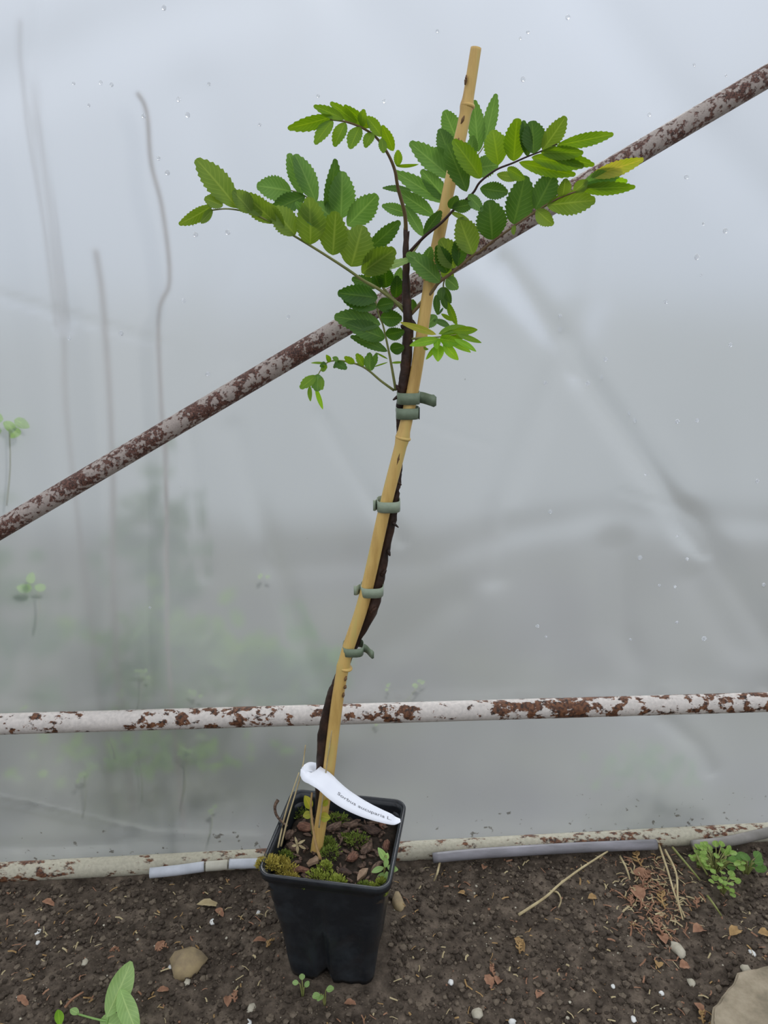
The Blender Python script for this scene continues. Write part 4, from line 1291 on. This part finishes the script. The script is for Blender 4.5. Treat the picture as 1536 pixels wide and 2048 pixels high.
# fine scattered litter: crumbs, straw bits, chaff
def scatter_crumbs(n_):
    rnd = random.Random(3)
    b_ = bmesh.new(); bmesh.ops.create_icosphere(b_, subdivisions=1, radius=1)
    octv = [v_.co.copy() for v_ in b_.verts]; octf = [tuple(v_.index for v_ in f_.verts) for f_ in b_.faces]; b_.free()
    vs, fs, mi = [], [], []
    for k in range(n_):
        x = rnd.uniform(-.48, .48); y = rnd.uniform(.36, WC + WM * x - .025)
        if abs(x + .04) < .045 and abs(y - .53) < .045: continue
        s = .0006 + .0030 * rnd.random() ** 5
        c = Vector((x, y, ground_h(x, y) + s * .4))
        o = len(vs)
        for q in octv: vs.append(c + Vector((q.x * rnd.uniform(.65, 1.2), q.y * rnd.uniform(.65, 1.2), q.z * rnd.uniform(.5, .95))) * s)
        fs += [tuple(i + o for i in t) for t in octf]
        r__ = rnd.random()
        m_ = 0 if r__ < .5 or (s > .0018 and r__ < .75) else 1 if r__ < .95 or s > .0016 else 2 if r__ < .975 else 3
        mi += [m_] * 20
    me = mesh('soil_crumbs', vs, fs)
    o = link('soil_crumbs', me, [M['crumb_a'], M['crumb_b'], M['stone'], M['rust_litter']], smooth=False)
    me.polygons.foreach_set('material_index', mi)
    return setp(o, 'loose brown soil crumbs scattered over the earth', 'soil', None, 'stuff')


scatter_crumbs(24000)


def scatter_bits(n_, region, name, label, mats, lmin, lmax, seedv):
    rnd = random.Random(seedv)
    vs, fs, mi = [], [], []
    for k in range(n_):
        for _ in range(30):
            x, y, ok = region(rnd)
            if ok: break
        if abs(x + .04) < .05 and abs(y - .53) < .05: continue
        L_ = rnd.uniform(lmin, lmax); w = rnd.uniform(.0003, .0008)
        th = rnd.uniform(0, math.pi)
        d = Vector((math.cos(th), math.sin(th), rnd.uniform(-.3, .3)))
        nrm = Vector((-math.sin(th), math.cos(th), rnd.uniform(-.5, .5))) * w
        c = Vector((x, y, ground_h(x, y) + .0012 + rnd.random() * .0015))
        bend = Vector((rnd.uniform(-1, 1), rnd.uniform(-1, 1), .8)) * L_ * .12
        o = len(vs)
        upv = Vector((0, 0, w * .8))
        for t, bb in ((-.5, 0), (0, 1), (.5, 0)):
            q = c + d * L_ * t + bend * bb
            vs += [q - nrm, q + upv, q + nrm]
        for s_ in (0, 3):
            fs += [(o + s_, o + s_ + 1, o + s_ + 4, o + s_ + 3), (o + s_ + 1, o + s_ + 2, o + s_ + 5, o + s_ + 4)]
        mi += [rnd.randrange(len(mats))] * 4
    me = mesh(name, vs, fs)
    o = link(name, me, mats, smooth=False)
    me.polygons.foreach_set('material_index', mi)
    return setp(o, label, 'litter', None, 'stuff')


def whole(rnd):
    x = rnd.uniform(-.46, .46); y = rnd.uniform(.37, .66)
    return x, y, y < WC + WM * x - .03


def patch(rnd):
    a, c = rnd.gauss(1310, 40), rnd.gauss(1790, 55)
    p = G(a, c)
    return p.x, p.y, p.y < WC + WM * p.x - .03


scatter_bits(900, whole, 'chaff', 'thin tan chaff bits strewn over the dark earth', [M['ochre_litter'], M['rust_litter'], M['straw']], .002, .008, 4)
scatter_bits(330, patch, 'needle_litter', 'heap of rusty dry conifer litter on the earth at the right', [M['rust_litter'], M['rust_litter'], M['straw']], .004, .012, 5)
fr_spots = [(1275, 1720, 95, 30, 'rusty dry conifer spray, topmost in the litter under the rail'), (1290, 1760, 60, 26, 'dry conifer spray in the upper middle of the litter patch'), (1262, 1800, 80, 20, 'short pale dry conifer spray left of the litter patch'),
            (1325, 1800, 85, 34, 'long hanging dry conifer spray at the middle of the litter patch'), (1318, 1850, 95, 30, 'lowest dry conifer spray, above the cream stone'), (1395, 1800, 70, 20, 'dry conifer spray below the green weeds'),
            (1040, 1895, 80, 22, 'dry conifer spray lying alone to the right of the pot'), (470, 1990, 100, 18, 'dry conifer spray left of the pot foot'), (985, 1940, 100, 16, 'dry conifer spray lower middle right of the pot'), (1405, 2030, 80, 20, 'dry conifer spray beside the concrete slab'),
            (325, 1900, 30, 16, 'dry conifer spray above the tan stone'), (230, 1905, 10, 14, 'small dry conifer spray left of the tan stone'), (540, 1895, 60, 14, 'dry conifer spray at the left side of the pot')]
for k, (a, c, ang, ln, lab_) in enumerate(fr_spots):
    rnd = random.Random(k + 300)
    p = G(a, c); p.z = ground_h(p.x, p.y) + .004
    L_ = pxr(p, ln * 1.3)
    d = Vector((math.cos(rad(ang)), math.sin(rad(ang)), 0))
    sd_ = Vector((-d.y, d.x, 0))
    parts = []
    main = [p + d * L_ * (t - .5) + sd_ * L_ * .08 * math.sin(t * 5) + Vector((0, 0, .003 * math.sin(t * 3))) for t in (0, .25, .5, .75, 1)]
    parts.append((*tube_geo(main, [.0009, .0009, .0008, .0007, .0004], 6), 0))
    for j in range(9):
        t = .12 + .8 * j / 8
        i_ = min(3, int(t * 4)); q = main[i_].lerp(main[i_ + 1], t * 4 - i_)
        s_ = 1 if j % 2 else -1
        e2 = q + (d * .8 + sd_ * s_ * .9).normalized() * L_ * .34 * (1.1 - t * .6) + Vector((0, 0, rnd.uniform(-.002, .003)))
        parts.append((*tube_geo([q, q.lerp(e2, .5) + sd_ * s_ * .0006, e2], [.0007, .0009, .0003], 5), 0))
    v_, f_, m_ = merge(parts)
    o = link('conifer_spray', mesh('conifer_spray', v_, f_), M['rust_litter' if k % 3 else 'ochre_litter'])
    setp(o, lab_, 'dry twig')

# ------------------------------------------------------------------ concrete slab corner, lower right
outl = [(1560, 1925), (1500, 1938), (1478, 1945), (1466, 1960), (1455, 1975), (1440, 1995), (1425, 2010), (1420, 2035), (1425, 2070), (1432, 2120), (1440, 2200), (1600, 2260), (1800, 2200), (1850, 1950), (1700, 1905)]
top = [G(a + random.uniform(-2, 2), c + random.uniform(-2, 2), .012) for a, c in outl]
bm = bmesh.new()
tv = [bm.verts.new(p) for p in top]
f0 = bm.faces.new(tv)
ret = bmesh.ops.extrude_face_region(bm, geom=[f0])
for v_ in [q for q in ret['geom'] if isinstance(q, bmesh.types.BMVert)]: v_.co.z = -.012
bmesh.ops.recalc_face_normals(bm, faces=bm.faces)
bmesh.ops.bevel(bm, geom=[e_ for e_ in bm.edges if all(v_.co.z > .01 for v_ in e_.verts)], offset=.002, segments=2, affect='EDGES')
bmesh.ops.triangulate(bm, faces=bm.faces)
bmesh.ops.subdivide_edges(bm, edges=bm.edges, cuts=3, use_grid_fill=True)
for v_ in bm.verts:
    v_.co += Vector((noise.noise(v_.co * 90), noise.noise(v_.co * 90 + Vector((5, 0, 0))), .8 * noise.noise(v_.co * 60))) * .0016
me = bpy.data.meshes.new('concrete_slab'); bm.to_mesh(me); bm.free()
o = link('concrete_slab', me, M['concrete'], smooth=False)
setp(o, 'beige rough concrete slab corner in the lower right of the picture', 'slab')

# ------------------------------------------------------------------ plants outside, seen through the film
def film_sprig(a, c, n_, size, mat, label, off=-.004, stem=None, seedv=1):
    rnd = random.Random(seedv * 7 + int(a))
    r0 = PW(a, c, off)
    e_ = empty('outside_sprig', r0)
    setp(e_, label, 'weed')
    end = r0
    if stem:
        q = PW(stem[0], stem[1], off)
        tube('stalk', [q, q.lerp(r0, .5) + Vector((.002, 0, 0)), r0], [.0009, .0008, .0006], M['petiole'], e_, seg=5, sub=3)
    for k in range(n_):
        th = rnd.uniform(0, 2 * math.pi)
        d = Vector((math.cos(th), WM * math.cos(th) + rnd.uniform(0, .3), math.sin(th))) * size
        p0 = r0 + Vector((rnd.uniform(-1, 1), .001, rnd.uniform(-1, 1))) * size * .8
        blade_obj('leaf', p0, p0 + d, size * .38, mat, e_, roll=rnd.uniform(-.6, .6), teeth=0, fold=.1, droop=.02)


sprigs = [(20, 858, 5, .013, 'leaf_bright', (15, 1010), 'light green leaf pressed on the outside of the film at the left edge'),
          (78, 1180, 4, .011, 'leaf_bright', (75, 1250), 'pair of green leaves behind the film, lower left'),
          (530, 1145, 3, .005, 'weed', None, 'small green leaf behind the film left of the stem'),
          (285, 1345, 7, .005, 'weed', (275, 1415), 'fine yellow green sprig behind the film above the white rail'),
          (390, 1387, 4, .005, 'weed', None, 'tiny yellow green leaf behind the film above the rail, right of the fine sprig'),
          (242, 1385, 4, .004, 'weed', (250, 1425), 'tiny leaf behind the film between two sprigs above the rail'),
          (55, 1418, 3, .004, 'weed', None, 'tiny leaf behind the film just above the rail at far left'),
          (230, 1515, 5, .007, 'weed', (215, 1470), 'green leaf behind the lower film strip at the left'),
          (275, 1500, 7, .006, 'weed', (285, 1600), 'leafy sprig behind the lower film strip under the rust spots'),
          (372, 1508, 7, .007, 'weed', (365, 1600), 'bright sprig behind the lower film strip near the pot'),
          (425, 1620, 4, .005, 'weed', (415, 1680), 'pale sprout low behind the lower film strip'),
          (170, 1550, 5, .006, 'weed', (170, 1620), 'dull green leaves behind the lower film strip, far left'),
          (840, 1365, 4, .005, 'weed', (790, 1420), 'fine green sprig behind the film right of the cane'),
          (770, 1372, 3, .004, 'weed', None, 'tiny green leaf behind the film near the cane'),
          (755, 1440, 3, .005, 'weed', None, 'small leaf behind the film at the rail right of the cane')]
for k, (a, c, n_, s_, mt, st, lab) in enumerate(sprigs):
    film_sprig(a, c, n_, s_, M[mt], lab, off=-.009, stem=st, seedv=k)


def shrub(a, c, dist, n_, R, size, mat, label, seedv, base=None):
    rnd = random.Random(seedv)
    r0 = PW(a, c, -dist)
    foot = Vector((r0.x, r0.y, 0))
    e_ = empty('outside_shrub', foot)
    setp(e_, label, 'shrub')
    vs, fs = [], []
    for k in range(n_):
        d = Vector((rnd.gauss(0, 1), rnd.gauss(0, .5), rnd.gauss(0, 1)))
        p0 = r0 + Vector((d.x * R[0], d.y * R[1], d.z * R[2]))
        if p0.y < WC + WM * p0.x + .02: p0.y = WC + WM * p0.x + .02 + rnd.random() * .02
        if p0.z < .004: p0.z = rnd.uniform(.004, .03)
        ax = Vector((rnd.uniform(-1, 1), rnd.uniform(-.3, .6), rnd.uniform(-.4, 1))).normalized() * size * rnd.uniform(.7, 1.3)
        v_, f_, uv = blade(p0, p0 + ax, size * .3, roll=rnd.uniform(-1, 1), teeth=0, fold=.2)
        o = len(vs); vs += v_; fs += [tuple(i + o for i in q) for q in f_]
    fol = link('foliage', mesh('foliage', vs, fs), mat, e_)
    fol['kind'] = 'stuff'
    for k in range(4):
        x = rnd.uniform(-1, 1) * R[0]
        tube('stalk', [foot + Vector((x * .4, .01, -.003)), (foot + Vector((x, .012, r0.z * .5))), r0 + Vector((x * 1.1, .012, 0))], [.0018, .0014, .0008], M['petiole'], e_, seg=5, sub=3)


shrub(370, 1300, .10, 190, (.045, .02, .024), .022, M['leaf_mid'], 'blurred green shrub outside behind the film, lower left', 21)
shrub(580, 1335, .12, 150, (.032, .02, .022), .022, M['leaf_cool'], 'blurred green shrub outside behind the film left of the stem foot', 22)
shrub(335, 1120, .17, 110, (.022, .02, .06), .024, M['leaf_deep'], 'tall blurred dark green plant outside behind the film at the left', 23)
shrub(30, 1230, .14, 90, (.03, .02, .05), .024, M['leaf_deep'], 'blurred green plant outside at the left edge', 24)
shrub(300, 1500, .06, 120, (.06, .02, .012), .014, M['weed'], 'low yellowish grass tuft outside behind the lower film strip', 25)
shrub(1290, 1520, .07, 60, (.03, .02, .012), .014, M['leaf_cool'], 'faint green tuft outside behind the lower film strip at the right', 26)

# tall dead stems beyond the film
for k, (pts, r_, lab) in enumerate([
        ([(340, 1300), (335, 900), (322, 640), (345, 560), (330, 420), (308, 330), (300, 230), (280, 190)], 8, 'tall crooked dark stem outside, blurred behind the film'),
        ([(150, 900), (135, 660), (110, 450), (75, 240), (60, 60)], 5, 'slender leaning stem outside near the left edge of the film'),
        ([(240, 1300), (232, 900), (215, 620), (200, 500)], 9, 'short dark stem outside between the taller ones')]):
    P = [PW(a, c, -.045 - .03 * (k != 0)) for a, c in pts]
    P = [Vector((P[0].x, P[0].y, -.003))] + P
    o = tube('dead_weed', P, [pxr(p, r_ * .5) for p in P], M['chip_pale'], None, seg=8, sub=5)
    setp(o, lab, 'weed')
